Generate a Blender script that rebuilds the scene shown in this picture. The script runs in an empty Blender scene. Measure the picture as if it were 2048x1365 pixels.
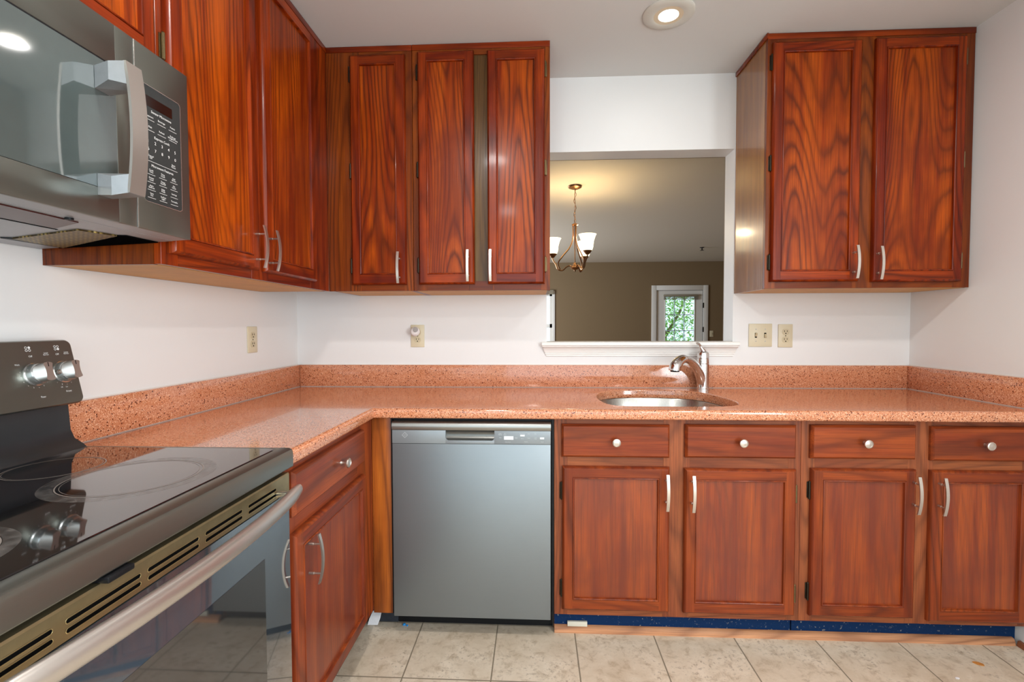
import bpy, bmesh, math, random
from mathutils import Vector, Matrix
random.seed(7)
PI = math.pi
S = bpy.context.scene
COL = S.collection

# ------------------------------------------------------------------ camera
cam_d = bpy.data.cameras.new('camera')
cam = bpy.data.objects.new('camera', cam_d); COL.objects.link(cam)
F_PX = 960.81
cam_d.sensor_fit = 'HORIZONTAL'; cam_d.sensor_width = 36.0
cam_d.lens = F_PX * 36.0 / 2048.0
cam_d.clip_start = 0.05; cam_d.clip_end = 200
R_ = Vector((0.99877556, 0.04939761, -0.00269225))
U_ = Vector((0.0010799, 0.03263792, 0.99946666))
Fw = Vector((-0.04945914, 0.99824578, -0.03254461))
CAM = Vector((1.24153, -2.44747, 1.21931))
M = Matrix((R_, U_, -Fw)).transposed().to_4x4(); M.translation = CAM
cam.matrix_world = M
S.camera = cam

# ------------------------------------------------------------------ world, exposure
S.view_settings.view_transform = 'Standard'
S.view_settings.look = 'None'
S.view_settings.exposure = 0.38
S.view_settings.gamma = 1.0
S.view_settings.use_curve_mapping = False
S.cycles.caustics_reflective = False
S.cycles.caustics_refractive = False
W = bpy.data.worlds.new('world'); S.world = W; W.use_nodes = True
wn = W.node_tree.nodes; wl = W.node_tree.links
bg = wn['Background']
bg.inputs['Color'].default_value = (0.62, 0.86, 1.0, 1)
bg.inputs['Strength'].default_value = 1.6

# ------------------------------------------------------------------ lamps, seen and added
def light(name, kind, loc, power, color=(1, 1, 1), size=0.1, rot=(0, 0, 0), size_y=None, spread=None, shape='DISK'):
    d = bpy.data.lights.new(name, kind); d.energy = power; d.color = color
    if kind == 'AREA':
        d.shape = shape; d.size = size
        if size_y: d.size_y = size_y
        if spread: d.spread = spread
    elif kind == 'POINT': d.shadow_soft_size = size
    o = bpy.data.objects.new(name, d); COL.objects.link(o); o.location = loc; o.rotation_euler = rot
    return o
WARM = (1.0, 0.86, 0.70)
NEUT = (1.0, 0.965, 0.93)
# added fill lamp behind the camera, outside an invented rear opening
light('added_daylight', 'AREA', (1.55, -4.66, 1.25), 15, (0.95, 0.975, 1.0), 2.5, (PI/2, 0, 0), 2.1, shape='RECTANGLE')
# second added fill lamp, outside an invented opening in the right wall
light('added_daylight', 'AREA', (3.27, -3.25, 1.35), 66, (0.93, 0.97, 1.0), 1.3, (0, PI/2, 0), 1.6, shape='RECTANGLE')
# recessed downlights: the first is in view, the rest are added to light the room
CANS = [(1.768, -0.475), (0.95, -1.75), (2.35, -1.75), (0.95, -3.3), (2.35, -3.3)]
for i, (x, y) in enumerate(CANS):
    light('downlight_glow', 'AREA', (x, y, 2.425), 0.5 if i == 0 else 9.3, NEUT, 0.10 if i == 0 else 0.16)
# added bluish fill for the dining room, outside an unseen left-wall opening
light('added_daylight', 'AREA', (-1.25, 4.6, 1.35), 165, (0.86, 0.93, 1.0), 2.2, (0, -PI/2, 0), 1.7, shape='RECTANGLE')
# dining chandelier bulbs
SHADES = [(1.682, 1.695), (1.392, 1.875), (1.695, 2.06)]
for x, y in SHADES:
    light('bulb_glow', 'POINT', (x, y, 2.02), 2.7, (1.0, 0.80, 0.50), 0.03)

# ------------------------------------------------------------------ mesh helpers
class MB:
    def __init__(s): s.bm = bmesh.new()
    def add(s, verts, faces, mat=0, smooth=False):
        vs = [s.bm.verts.new(v) for v in verts]
        for f in faces:
            try:
                fc = s.bm.faces.new([vs[i] for i in f]); fc.material_index = mat; fc.smooth = smooth
            except ValueError: pass
        return s
    def box(s, x0, x1, y0, y1, z0, z1, bevel=0, mat=0, seg=2):
        if x0 > x1: x0, x1 = x1, x0
        if y0 > y1: y0, y1 = y1, y0
        if z0 > z1: z0, z1 = z1, z0
        t = bmesh.new()
        bmesh.ops.create_cube(t, size=1)
        for v in t.verts:
            v.co = Vector(((x0+x1)/2 + v.co.x*(x1-x0), (y0+y1)/2 + v.co.y*(y1-y0), (z0+z1)/2 + v.co.z*(z1-z0)))
        if bevel: bmesh.ops.bevel(t, geom=t.edges[:], offset=bevel, segments=seg, profile=0.5, affect='EDGES')
        for f in t.faces: f.material_index = mat; f.smooth = bevel > 0
        s.merge(t); return s
    def merge(s, t, mat4=None):
        if mat4: bmesh.ops.transform(t, matrix=mat4, verts=t.verts)
        me = bpy.data.meshes.new('tmp'); t.to_mesh(me); t.free(); s.bm.from_mesh(me); bpy.data.meshes.remove(me)
    def tube(s, pts, rad, seg=12, mat=0, flat=None, up=None, caps=True):
        """sweep a circle (or an ellipse rad x rad*flat) along points"""
        pts = [Vector(p) for p in pts]; n = len(pts); rings = []
        rads = rad if isinstance(rad, (list, tuple)) else [rad]*n
        prev = Vector(up) if up else None
        for i in range(n):
            t = (pts[min(i+1, n-1)] - pts[max(i-1, 0)]).normalized()
            if prev is None: prev = Vector((0, 0, 1)) if abs(t.z) < 0.9 else Vector((0, 1, 0))
            b = t.cross(prev).normalized(); nn = b.cross(t).normalized(); prev = nn
            rr = rads[i]; fl = flat if flat else 1.0
            rings.append([pts[i] + nn*(rr*math.cos(2*PI*k/seg)) + b*(rr*fl*math.sin(2*PI*k/seg)) for k in range(seg)])
        vs = [v for r in rings for v in r]; fs = []
        for i in range(n-1):
            for k in range(seg):
                a = i*seg+k; b_ = i*seg+(k+1) % seg
                fs.append((a, b_, b_+seg, a+seg))
        if caps: fs.append(tuple(range(seg-1, -1, -1))); fs.append(tuple((n-1)*seg+k for k in range(seg)))
        return s.add(vs, fs, mat, True)
    def lathe(s, prof, origin=(0, 0, 0), axis=(0, 0, 1), seg=28, mat=0):
        """prof: list of (radius, height) along axis"""
        ax = Vector(axis).normalized(); o = Vector(origin)
        a = ax.orthogonal().normalized(); b = ax.cross(a)
        vs = []; fs = []; n = len(prof)
        for r, h in prof:
            for k in range(seg):
                th = 2*PI*k/seg
                vs.append(o + ax*h + (a*math.cos(th) + b*math.sin(th))*max(r, 1e-5))
        for i in range(n-1):
            for k in range(seg):
                p = i*seg+k; q = i*seg+(k+1) % seg
                fs.append((p, q, q+seg, p+seg))
        if prof[0][0] > 1e-4: fs.append(tuple(range(seg-1, -1, -1)))
        if prof[-1][0] > 1e-4: fs.append(tuple((n-1)*seg+k for k in range(seg)))
        return s.add(vs, fs, mat, True)
    def prism(s, poly, axis, a, b, mat=0, smooth=False):
        """poly: 2-D outline; axis 'x': (y,z), 'y': (x,z), 'z': (x,y)"""
        def P(u, v, w): return {'x': (w, u, v), 'y': (u, w, v), 'z': (u, v, w)}[axis]
        n = len(poly)
        vs = [P(u, v, a) for u, v in poly] + [P(u, v, b) for u, v in poly]
        fs = [tuple(range(n-1, -1, -1)), tuple(range(n, 2*n))] + [(i, (i+1) % n, n+(i+1) % n, n+i) for i in range(n)]
        return s.add(vs, fs, mat, smooth)
    def strip(s, loops, mat=0, closed=True, smooth=False):
        n = len(loops[0]); vs = [v for l in loops for v in l]; fs = []
        for i in range(len(loops)-1):
            for k in range(n if closed else n-1):
                a = i*n+k; b = i*n+(k+1) % n
                fs.append((a, b, b+n, a+n))
        return s.add(vs, fs, mat, smooth)
    def text(s, string, size, mat4, mat=0, depth=0.0):
        c = bpy.data.curves.new('t', 'FONT'); c.body = string; c.size = size; c.align_x = 'CENTER'; c.align_y = 'CENTER'
        c.resolution_u = 2; c.space_line = 0.8
        o = bpy.data.objects.new('t', c); COL.objects.link(o)
        bpy.context.view_layer.update()
        me = bpy.data.meshes.new_from_object(o.evaluated_get(bpy.context.evaluated_depsgraph_get()))
        bpy.data.objects.remove(o); bpy.data.curves.remove(c)
        t = bmesh.new(); t.from_mesh(me); bpy.data.meshes.remove(me)
        for f in t.faces: f.material_index = mat
        s.merge(t, mat4); return s
    def build(s, name, mats, parent=None, loc=None, sharp=35, fix=True):
        if fix: bmesh.ops.recalc_face_normals(s.bm, faces=s.bm.faces[:])
        me = bpy.data.meshes.new(name); s.bm.to_mesh(me); s.bm.free()
        for m in (mats if isinstance(mats, (list, tuple)) else [mats]): me.materials.append(m)
        if sharp: me.set_sharp_from_angle(angle=math.radians(sharp))
        o = bpy.data.objects.new(name, me); COL.objects.link(o)
        if parent: o.parent = parent
        if loc: o.location = loc
        return o

def thing(name, label, cat, loc=(0, 0, 0), rz=0, group=None):
    o = bpy.data.objects.new(name, None); COL.objects.link(o); o.location = loc; o.rotation_euler = (0, 0, rz)
    o.empty_display_size = 0.05
    o['label'] = label; o['category'] = cat
    if group: o['group'] = group
    return o
def tag(o, label, cat, group=None):
    o['label'] = label; o['category'] = cat
    if group: o['group'] = group
    return o
def struct(o, label=None, cat=None):
    o['kind'] = 'structure'
    if label: o['label'] = label
    if cat: o['category'] = cat
    return o
def frame(origin, right, up):
    """matrix whose x runs along right and y along up (for lettering)"""
    r = Vector(right).normalized(); u = Vector(up).normalized(); n = r.cross(u)
    m = Matrix((r, u, n)).transposed().to_4x4(); m.translation = Vector(origin); return m

# ------------------------------------------------------------------ materials
class NT:
    def __init__(s, name):
        s.m = bpy.data.materials.new(name); s.m.use_nodes = True
        s.n = s.m.node_tree.nodes; s.l = s.m.node_tree.links; s.b = s.n['Principled BSDF']
    def new(s, t, **kw):
        n = s.n.new(t)
        for k, v in kw.items(): setattr(n, k, v)
        return n
    def link(s, a, b): s.l.new(a, b)
    def math(s, op, a, b=None, c=None):
        n = s.new('ShaderNodeMath', operation=op)
        for i, v in enumerate((a, b, c)):
            if v is None: continue
            if isinstance(v, (int, float)): n.inputs[i].default_value = v
            else: s.link(v, n.inputs[i])
        return n.outputs[0]
    def ramp(s, fac, stops, interp='LINEAR'):
        n = s.new('ShaderNodeValToRGB'); n.color_ramp.interpolation = interp
        e = n.color_ramp.elements
        while len(e) < len(stops): e.new(0.5)
        for el, (p, c) in zip(e, stops):
            el.position = p; el.color = (*c, 1) if len(c) == 3 else c
        s.link(fac, n.inputs[0]); return n.outputs[0]
    def mix(s, fac, a, b, mode='MIX'):
        n = s.new('ShaderNodeMix', data_type='RGBA', blend_type=mode)
        if isinstance(fac, (int, float)): n.inputs[0].default_value = fac
        else: s.link(fac, n.inputs[0])
        for i, v in ((6, a), (7, b)):
            if isinstance(v, tuple): n.inputs[i].default_value = (*v, 1)
            else: s.link(v, n.inputs[i])
        return n.outputs[2]
    def noise(s, vec, scale, detail=2, rough=0.5, dist=0.0):
        n = s.new('ShaderNodeTexNoise'); n.inputs['Scale'].default_value = scale
        n.inputs['Detail'].default_value = detail; n.inputs['Roughness'].default_value = rough
        n.inputs['Distortion'].default_value = dist
        if vec is not None: s.link(vec, n.inputs['Vector'])
        return n.outputs['Fac']
    def bump(s, h, strength, dist=0.001):
        n = s.new('ShaderNodeBump'); n.inputs['Strength'].default_value = strength; n.inputs['Distance'].default_value = dist
        s.link(h, n.inputs['Height']); s.link(n.outputs[0], s.b.inputs['Normal'])
    def coord(s, scale=(1, 1, 1), rand=False, which='Object'):
        tc = s.new('ShaderNodeTexCoord'); v = tc.outputs[which]
        if rand:
            oi = s.new('ShaderNodeObjectInfo')
            cx = s.new('ShaderNodeCombineXYZ')
            for i, k in enumerate((37.3, 91.7, 53.1)): s.link(s.math('MULTIPLY', oi.outputs['Random'], k), cx.inputs[i])
            a = s.new('ShaderNodeVectorMath', operation='ADD'); s.link(v, a.inputs[0]); s.link(cx.outputs[0], a.inputs[1]); v = a.outputs[0]
        mp = s.new('ShaderNodeMapping'); s.link(v, mp.inputs[0]); mp.inputs['Scale'].default_value = scale
        return mp.outputs[0]

def simple(name, col, rough=0.5, metal=0.0, spec=None, coat=None, emis=None, es=1.0, noise=0.0, nscale=30, bump=0.0):
    t = NT(name); b = t.b
    b.inputs['Base Color'].default_value = (*col, 1); b.inputs['Roughness'].default_value = rough
    b.inputs['Metallic'].default_value = metal
    if spec is not None: b.inputs['Specular IOR Level'].default_value = spec
    if coat: b.inputs['Coat Weight'].default_value = coat; b.inputs['Coat Roughness'].default_value = 0.05
    if emis: b.inputs['Emission Color'].default_value = (*emis, 1); b.inputs['Emission Strength'].default_value = es
    if noise or bump:
        f = t.noise(t.coord(), nscale, 4, 0.6)
        if noise:
            c = t.mix(f, tuple(v*(1-noise) for v in col), tuple(min(1, v*(1+noise)) for v in col))
            t.link(c, b.inputs['Base Color'])
        if bump: t.bump(f, bump)
    return t.m

def wood(name, axis, light_c, mid_c, dark_c, rough=0.28, freq=17.0, blotch=0.5, coat=0.08, contrast=1.0, spec=0.22):
    """stained oak; axis = the grain direction in object space"""
    t = NT(name); st = 0.13
    sc = [1, 1, 1]; sc['xyz'.index(axis)] = st
    v = t.coord(tuple(sc), rand=True)
    sp = [1, 1, 1]; sp['xyz'.index(axis)] = 0.015
    vp = t.coord(tuple(sp), rand=True)
    ss = [1, 1, 1]; ss['xyz'.index(axis)] = 0.06
    vs = t.coord(tuple(ss), rand=True)
    h = t.noise(v, 2.6, 1.6, 0.42, 0.15)
    w = t.noise(v, 34, 2, 0.6)
    hh = t.math('ADD', t.math('MULTIPLY', h, freq*1.75), t.math('MULTIPLY', w, 0.50))
    fr = t.math('FRACT', hh)
    ring = t.ramp(fr, [(0.0, (0.10,)*3), (0.14, (0.60,)*3), (0.45, (1.0,)*3), (0.72, (0.85,)*3), (0.93, (0.15,)*3), (1.0, (0.08,)*3)])
    pores = t.noise(vp, 300, 2, 0.65)
    pr = t.ramp(pores, [(0.34, (0.15,)*3), (0.55, (1,)*3)])
    bl = t.noise(vs, 17, 4, 0.6, 0.3)
    big = t.noise(t.coord((1, 1, 1), rand=True), 3.4, 3, 0.55, 0.3)
    base = t.mix(t.ramp(bl, [(0.38, (0, 0, 0)), (0.62, (1, 1, 1))]), mid_c, light_c)
    amt = t.ramp(t.noise(vs, 4.5, 3, 0.6), [(0.32, (0.35,)*3), (0.62, (0.92,)*3)])
    c = t.mix(t.math('MULTIPLY', t.math('MULTIPLY', t.math('SUBTRACT', 1.0, ring), amt), 0.92*contrast), base, dark_c)
    c = t.mix(t.math('MULTIPLY', t.math('SUBTRACT', 1.0, pr), 0.5), c, tuple(x*0.8 for x in dark_c))
    bb = t.math('MULTIPLY', t.ramp(big, [(0.44, (0, 0, 0)), (0.66, (1, 1, 1))]), blotch)
    c = t.mix(bb, c, tuple((x+y)/2 for x, y in zip(dark_c, mid_c)))
    t.link(c, t.b.inputs['Base Color'])
    t.b.inputs['Roughness'].default_value = rough
    t.b.inputs['Specular IOR Level'].default_value = spec
    t.b.inputs['Coat Weight'].default_value = coat; t.b.inputs['Coat Roughness'].default_value = 0.10
    t.bump(t.math('ADD', pr, ring), 0.12, 0.0006)
    return t.m

UP = ((0.36, 0.048, 0.003), (0.17, 0.014, 0.002), (0.042, 0.005, 0.002))
LO = ((0.34, 0.066, 0.013), (0.20, 0.030, 0.009), (0.080, 0.017, 0.008))
wuv = wood('upper_oak_vertical', 'z', *UP); wuh = wood('upper_oak_horizontal', 'x', *UP)
wup = wood('upper_oak_panel', 'z', (0.46, 0.078, 0.003), (0.22, 0.022, 0.002), (0.045, 0.006, 0.002), freq=30, blotch=0.55)
wsv = wood('upper_oak_stile', 'z', (0.27, 0.056, 0.006), (0.16, 0.027, 0.004), (0.050, 0.010, 0.004), freq=26, blotch=0.2)
wsh = wood('upper_oak_rail', 'x', (0.27, 0.056, 0.006), (0.16, 0.027, 0.004), (0.050, 0.010, 0.004), freq=26, blotch=0.2)
wlv = wood('lower_oak_vertical', 'z', *LO, rough=0.34); wlh = wood('lower_oak_horizontal', 'x', *LO, rough=0.34)
wlp = wood('lower_oak_panel', 'z', (0.38, 0.070, 0.008), (0.20, 0.027, 0.006), (0.10, 0.022, 0.012), rough=0.32, freq=24, blotch=0.6, contrast=0.6, spec=0.5)
wfv = wood('lower_oak_stile', 'z', (0.36, 0.105, 0.036), (0.25, 0.062, 0.024), (0.09, 0.026, 0.014), rough=0.36, freq=26, blotch=0.15)
wfh = wood('lower_oak_rail', 'x', (0.36, 0.105, 0.036), (0.25, 0.062, 0.024), (0.09, 0.026, 0.014), rough=0.36, freq=26, blotch=0.15)
wmid = wood('olive_oak', 'z', (0.17, 0.085, 0.022), (0.11, 0.052, 0.016), (0.05, 0.022, 0.010), freq=24, blotch=0.1, contrast=0.6)
wfil = wood('filler_oak', 'z', (0.48, 0.13, 0.018), (0.33, 0.07, 0.012), (0.10, 0.025, 0.010), rough=0.3, freq=12, blotch=0.3)
wside = wood('side_veneer', 'z', (0.42, 0.165, 0.028), (0.28, 0.10, 0.018), (0.12, 0.042, 0.010), rough=0.22, freq=8, blotch=0.3, coat=0.6, contrast=0.4)
wshoe = wood('pale_oak_moulding', 'x', (0.66, 0.33, 0.17), (0.50, 0.22, 0.10), (0.26, 0.11, 0.06), rough=0.5, freq=22, blotch=0.1, coat=0)
m_under = simple('raw_plywood', (0.56, 0.27, 0.045), 0.5, noise=0.25, nscale=14)
m_wall = simple('wall_paint', (0.795, 0.785, 0.77), 0.42, noise=0.015, nscale=3, bump=0.03)
m_ceil = simple('ceiling_paint', (0.65, 0.645, 0.63), 0.85, noise=0.02, nscale=2)
m_trimw = simple('white_trim_paint', (0.84, 0.82, 0.78), 0.35)
m_brown = simple('brown_wall_paint', (0.22, 0.15, 0.080), 0.6, noise=0.03, nscale=2)
m_dceil = simple('dining_ceiling_paint', (0.62, 0.56, 0.47), 0.85)
m_dfloor = wood('dining_floor_oak', 'y', (0.40, 0.22, 0.10), (0.28, 0.14, 0.06), (0.12, 0.06, 0.03), blotch=0.1)
m_caulk = simple('grey_caulk', (0.42, 0.34, 0.30), 0.6, noise=0.2, nscale=200)
m_white_caulk = simple('white_caulk', (0.80, 0.74, 0.68), 0.6)
m_black = simple('black_plastic', (0.006, 0.006, 0.007), 0.45, spec=0.25)
m_dark = simple('dark_cavity', (0.004, 0.004, 0.004), 0.9, spec=0.0)
m_brass = simple('aged_brass', (0.17, 0.125, 0.06), 0.42, 0.9, noise=0.3, nscale=300)
m_bronze = simple('dark_bronze_hinge', (0.035, 0.027, 0.017), 0.42, 0.8)
m_nickel = simple('satin_nickel', (0.62, 0.56, 0.50), 0.32, 0.95)
m_mount = simple('pale_cast_metal', (0.45, 0.47, 0.49), 0.35, 0.7, noise=0.12, nscale=60)
m_chrome = simple('polished_chrome', (0.72, 0.70, 0.69), 0.08, 1.0)
m_ivory = simple('ivory_plastic', (0.68, 0.60, 0.42), 0.35)
m_ivory2 = simple('ivory_plastic_inner', (0.60, 0.51, 0.33), 0.35)
m_blue = NT('blue_scuffed_paint')
_f = m_blue.noise(m_blue.coord(), 90, 5, 0.75)
m_blue.link(m_blue.ramp(_f, [(0.62, (0.001, 0.022, 0.085)), (0.66, (0.35, 0.33, 0.26))]), m_blue.b.inputs['Base Color'])
m_blue.b.inputs['Roughness'].default_value = 0.6; m_blue.b.inputs['Specular IOR Level'].default_value = 0.15; m_blue = m_blue.m
m_paper = simple('white_paper', (0.80, 0.78, 0.80), 0.8, noise=0.1, nscale=80)

def quartz():
    t = NT('salmon_speckled_quartz'); v = t.coord()
    def vor(scale):
        n = t.new('ShaderNodeTexVoronoi'); n.inputs['Scale'].default_value = scale; t.link(v, n.inputs['Vector'])
        s = t.new('ShaderNodeSeparateColor'); t.link(n.outputs['Color'], s.inputs[0]); return s.outputs[0], s.outputs[1]
    a, b = vor(480); c2, _ = vor(260)
    base = t.mix(t.noise(v, 120, 3, 0.7), (0.50, 0.165, 0.068), (0.68, 0.29, 0.155))
    c = t.mix(t.ramp(a, [(0.0, (1, 1, 1)), (0.13, (1, 1, 1)), (0.14, (0, 0, 0))], 'CONSTANT'), base, (0.30, 0.072, 0.026))
    c = t.mix(t.ramp(b, [(0.0, (0, 0, 0)), (0.84, (0, 0, 0)), (0.85, (1, 1, 1))], 'CONSTANT'), c, (0.80, 0.46, 0.29))
    c = t.mix(t.ramp(c2, [(0.0, (1, 1, 1)), (0.035, (1, 1, 1)), (0.04, (0, 0, 0))], 'CONSTANT'), c, (0.15, 0.035, 0.015))
    t.link(c, t.b.inputs['Base Color']); t.b.inputs['Roughness'].default_value = 0.11
    t.b.inputs['Coat Weight'].default_value = 0.4; t.b.inputs['Coat Roughness'].default_value = 0.03
    return t.m
m_quartz = quartz()

def tile():
    t = NT('beige_stone_tile'); v = t.coord()
    sx = t.new('ShaderNodeSeparateXYZ'); t.link(v, sx.inputs[0])
    P = 0.308
    def edge(o, off):
        u = t.math('DIVIDE', t.math('SUBTRACT', o, off), P)
        f = t.math('FRACT', u)
        return t.math('MINIMUM', f, t.math('SUBTRACT', 1.0, f)), t.math('FLOOR', u)
    ex, ix = edge(sx.outputs[0], 0.778-P*20); ey, iy = edge(sx.outputs[1], -0.844-P*40)
    e = t.math('MINIMUM', ex, ey)
    grout = t.ramp(e, [(0.0055, (1, 1, 1)), (0.0095, (0, 0, 0))])
    off = t.new('ShaderNodeCombineXYZ'); t.link(t.math('MULTIPLY', ix, 3.7), off.inputs[0]); t.link(t.math('MULTIPLY', iy, 5.1), off.inputs[1])
    va = t.new('ShaderNodeVectorMath', operation='ADD'); t.link(v, va.inputs[0]); t.link(off.outputs[0], va.inputs[1]); vv = va.outputs[0]
    n1 = t.noise(vv, 6, 5, 0.62, 0.6); n2 = t.noise(vv, 22, 6, 0.7, 0.4); n3 = t.noise(vv, 70, 4, 0.7)
    c = t.mix(t.ramp(n1, [(0.32, (0, 0, 0)), (0.68, (1, 1, 1))]), (0.56, 0.455, 0.335), (0.72, 0.62, 0.49))
    c = t.mix(t.ramp(n2, [(0.50, (0, 0, 0)), (0.66, (0.62,)*3)]), c, (0.36, 0.265, 0.17))
    c = t.mix(t.ramp(n2, [(0.25, (0.6,)*3), (0.42, (0, 0, 0))]), c, (0.74, 0.66, 0.54))
    c = t.mix(t.math('MULTIPLY', t.math('MULTIPLY', t.ramp(n3, [(0.54, (0, 0, 0)), (0.64, (1, 1, 1))]), t.ramp(n1, [(0.48, (0, 0, 0)), (0.60, (1, 1, 1))])), 0.6), c, (0.20, 0.145, 0.10))
    c = t.mix(grout, c, (0.20, 0.16, 0.11))
    t.link(c, t.b.inputs['Base Color'])
    t.link(t.ramp(grout, [(0, (0.30,)*3), (1, (0.85,)*3)]), t.b.inputs['Roughness'])
    t.bump(t.math('SUBTRACT', t.math('MULTIPLY', n2, 0.25), grout), 0.25, 0.002)
    return t.m
m_tile = tile()

def brushed(name, col, rough=0.34, axis='x', amount=0.10, metal=0.92):
    t = NT(name); sc = [1, 1, 1]; sc['xyz'.index(axis)] = 0.01
    f = t.noise(t.coord(tuple(sc)), 900, 2, 0.6)
    g = t.noise(t.coord(), 4, 3, 0.6)
    c = t.mix(f, tuple(v*(1-amount) for v in col), tuple(v*(1+amount) for v in col))
    c = t.mix(t.math('MULTIPLY', g, 0.25), c, tuple(v*0.8 for v in col))
    t.link(c, t.b.inputs['Base Color']); t.b.inputs['Metallic'].default_value = metal
    t.link(t.ramp(f, [(0, (rough*0.8,)*3), (1, (rough*1.2,)*3)]), t.b.inputs['Roughness'])
    return t.m
m_slate = brushed('slate_steel', (0.225, 0.235, 0.21), 0.32, 'y', 0.04)
m_dwsteel = brushed('dishwasher_steel', (0.265, 0.295, 0.31), 0.46, 'x', 0.07, metal=0.8)
m_dwbar = brushed('dishwasher_bar_steel', (0.36, 0.355, 0.335), 0.33, 'x')
m_dwpanel = simple('dishwasher_control_grey', (0.25, 0.275, 0.29), 0.4, 0.3)
m_sink = brushed('sink_steel', (0.42, 0.41, 0.38), 0.26, 'z')
m_gold = simple('heat_tinted_steel', (0.34, 0.275, 0.15), 0.34, 0.85, noise=0.35, nscale=18)
m_handle = simple('handle_steel', (0.58, 0.54, 0.50), 0.33, 0.9)
m_glassblk = simple('black_ceramic_glass', (0.006, 0.006, 0.007), 0.03, 0, spec=0.9, coat=0.6)
m_ovenglass = simple('oven_glass', (0.035, 0.045, 0.055), 0.04, 0, spec=1.0, coat=1.0)
m_ovenwin = simple('oven_window_glass', (0.02, 0.02, 0.02), 0.04, 0, spec=1.0, coat=0.5)
m_ring = simple('burner_mark', (0.20, 0.17, 0.15), 0.35, noise=0.3, nscale=60)
m_stain = NT('burner_haze')
_f = m_stain.noise(m_stain.coord(), 40, 4, 0.7)
m_stain.b.inputs['Base Color'].default_value = (0.22, 0.20, 0.185, 1); m_stain.b.inputs['Roughness'].default_value = 0.25
m_stain.link(m_stain.ramp(_f, [(0.34, (0.03,)*3), (0.7, (0.50,)*3)]), m_stain.b.inputs['Alpha']); m_stain = m_stain.m
m_mwglass = simple('microwave_glass', (0.055, 0.070, 0.068), 0.06, 0, spec=1.0, coat=1.0, noise=0.3, nscale=6)
m_panel = simple('control_panel_black', (0.028, 0.032, 0.032), 0.25, 0.1)
m_display = simple('display_glass', (0.012, 0.004, 0.003), 0.1)
m_letter = simple('white_lettering', (0.78, 0.78, 0.76), 0.5)
m_redletter = simple('red_lettering', (0.5, 0.03, 0.02), 0.5)
m_backblk = simple('range_neck_enamel', (0.030, 0.033, 0.036), 0.28, 0.2, noise=0.3, nscale=5)
m_pearl = simple('light_steel_edge', (0.72, 0.72, 0.70), 0.2, 0.9)
m_greyp = simple('grey_underside_metal', (0.42, 0.43, 0.45), 0.45, 0.5, noise=0.1, nscale=9)
m_burg = simple('dark_red_lamp_cover', (0.045, 0.006, 0.004), 0.3)
m_led = simple('lamp_lens', (1, 1, 1), 0.3, emis=(1.0, 0.93, 0.80), es=9.0)
m_ringpaint = simple('downlight_trim', (0.62, 0.60, 0.54), 0.4)
m_baffle = simple('downlight_baffle', (0.74, 0.60, 0.42), 0.35, 0.3)
m_antique = simple('antique_copper', (0.38, 0.20, 0.10), 0.32, 0.9, noise=0.2, nscale=60)
m_shade = simple('lit_glass_shade', (0.95, 0.85, 0.62), 0.4, emis=(1.0, 0.84, 0.52), es=2.6)
m_leaf = simple('sunlit_leaf', (0.40, 0.62, 0.16), 0.5, noise=0.5, nscale=3)
m_bark = simple('bark', (0.20, 0.12, 0.07), 0.8)
m_blind = simple('blind_slats', (0.32, 0.28, 0.21), 0.6)
m_shadowgap = simple('door_gap', (0.05, 0.04, 0.035), 0.7)

def mesh_filter():
    t = NT('greasy_filter_mesh'); v = t.coord((1, 1, 1))
    w = t.new('ShaderNodeTexWave', wave_type='BANDS', bands_direction='X'); w.inputs['Scale'].default_value = 28; t.link(v, w.inputs[0])
    w2 = t.new('ShaderNodeTexWave', wave_type='BANDS', bands_direction='Y'); w2.inputs['Scale'].default_value = 28; t.link(v, w2.inputs[0])
    f = t.math('MULTIPLY', w.outputs['Fac'], w2.outputs['Fac'])
    t.link(t.mix(f, (0.05, 0.03, 0.006), (0.55, 0.40, 0.12)), t.b.inputs['Base Color'])
    t.b.inputs['Metallic'].default_value = 0.5; t.b.inputs['Roughness'].default_value = 0.35
    t.bump(f, 0.6, 0.002); return t.m
m_filter = mesh_filter()
def pane():
    t = NT('window_pane'); g = t.new('ShaderNodeBsdfGlass'); tr = t.new('ShaderNodeBsdfTransparent'); gl = t.new('ShaderNodeBsdfGlossy')
    gl.inputs['Roughness'].default_value = 0.02
    mx = t.new('ShaderNodeMixShader'); mx.inputs[0].default_value = 0.06
    t.link(tr.outputs[0], mx.inputs[1]); t.link(gl.outputs[0], mx.inputs[2])
    t.link(mx.outputs[0], t.n['Material Output'].inputs['Surface']); t.n.remove(g); return t.m
m_pane = pane()

# ------------------------------------------------------------------ room shell
WX = 3.072; HC = 2.454; YR = -4.5; DX0, DX1, DY = -1.0, 5.9, 7.105; TH = 0.125
OX0, OX1, OZ0, OZ1 = 1.298, 2.222, 1.118, 2.087
b = MB(); b.box(-0.13, WX+0.13, YR-0.13, 0.0, -0.06, 0.0); struct(b.build('floor', m_tile))
b = MB(); b.box(DX0-0.12, DX1+0.12, 0.0, DY+0.12, -0.06, 0.0); struct(b.build('floor_dining', m_dfloor))
b = MB(); b.box(-0.13, WX+0.13, YR-0.13, 0.0, HC, HC+0.08); struct(b.build('ceiling', m_ceil))
b = MB(); b.box(DX0-0.12, DX1+0.12, 0.0, DY+0.12, HC, HC+0.08); struct(b.build('ceiling_dining', m_dceil))
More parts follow.
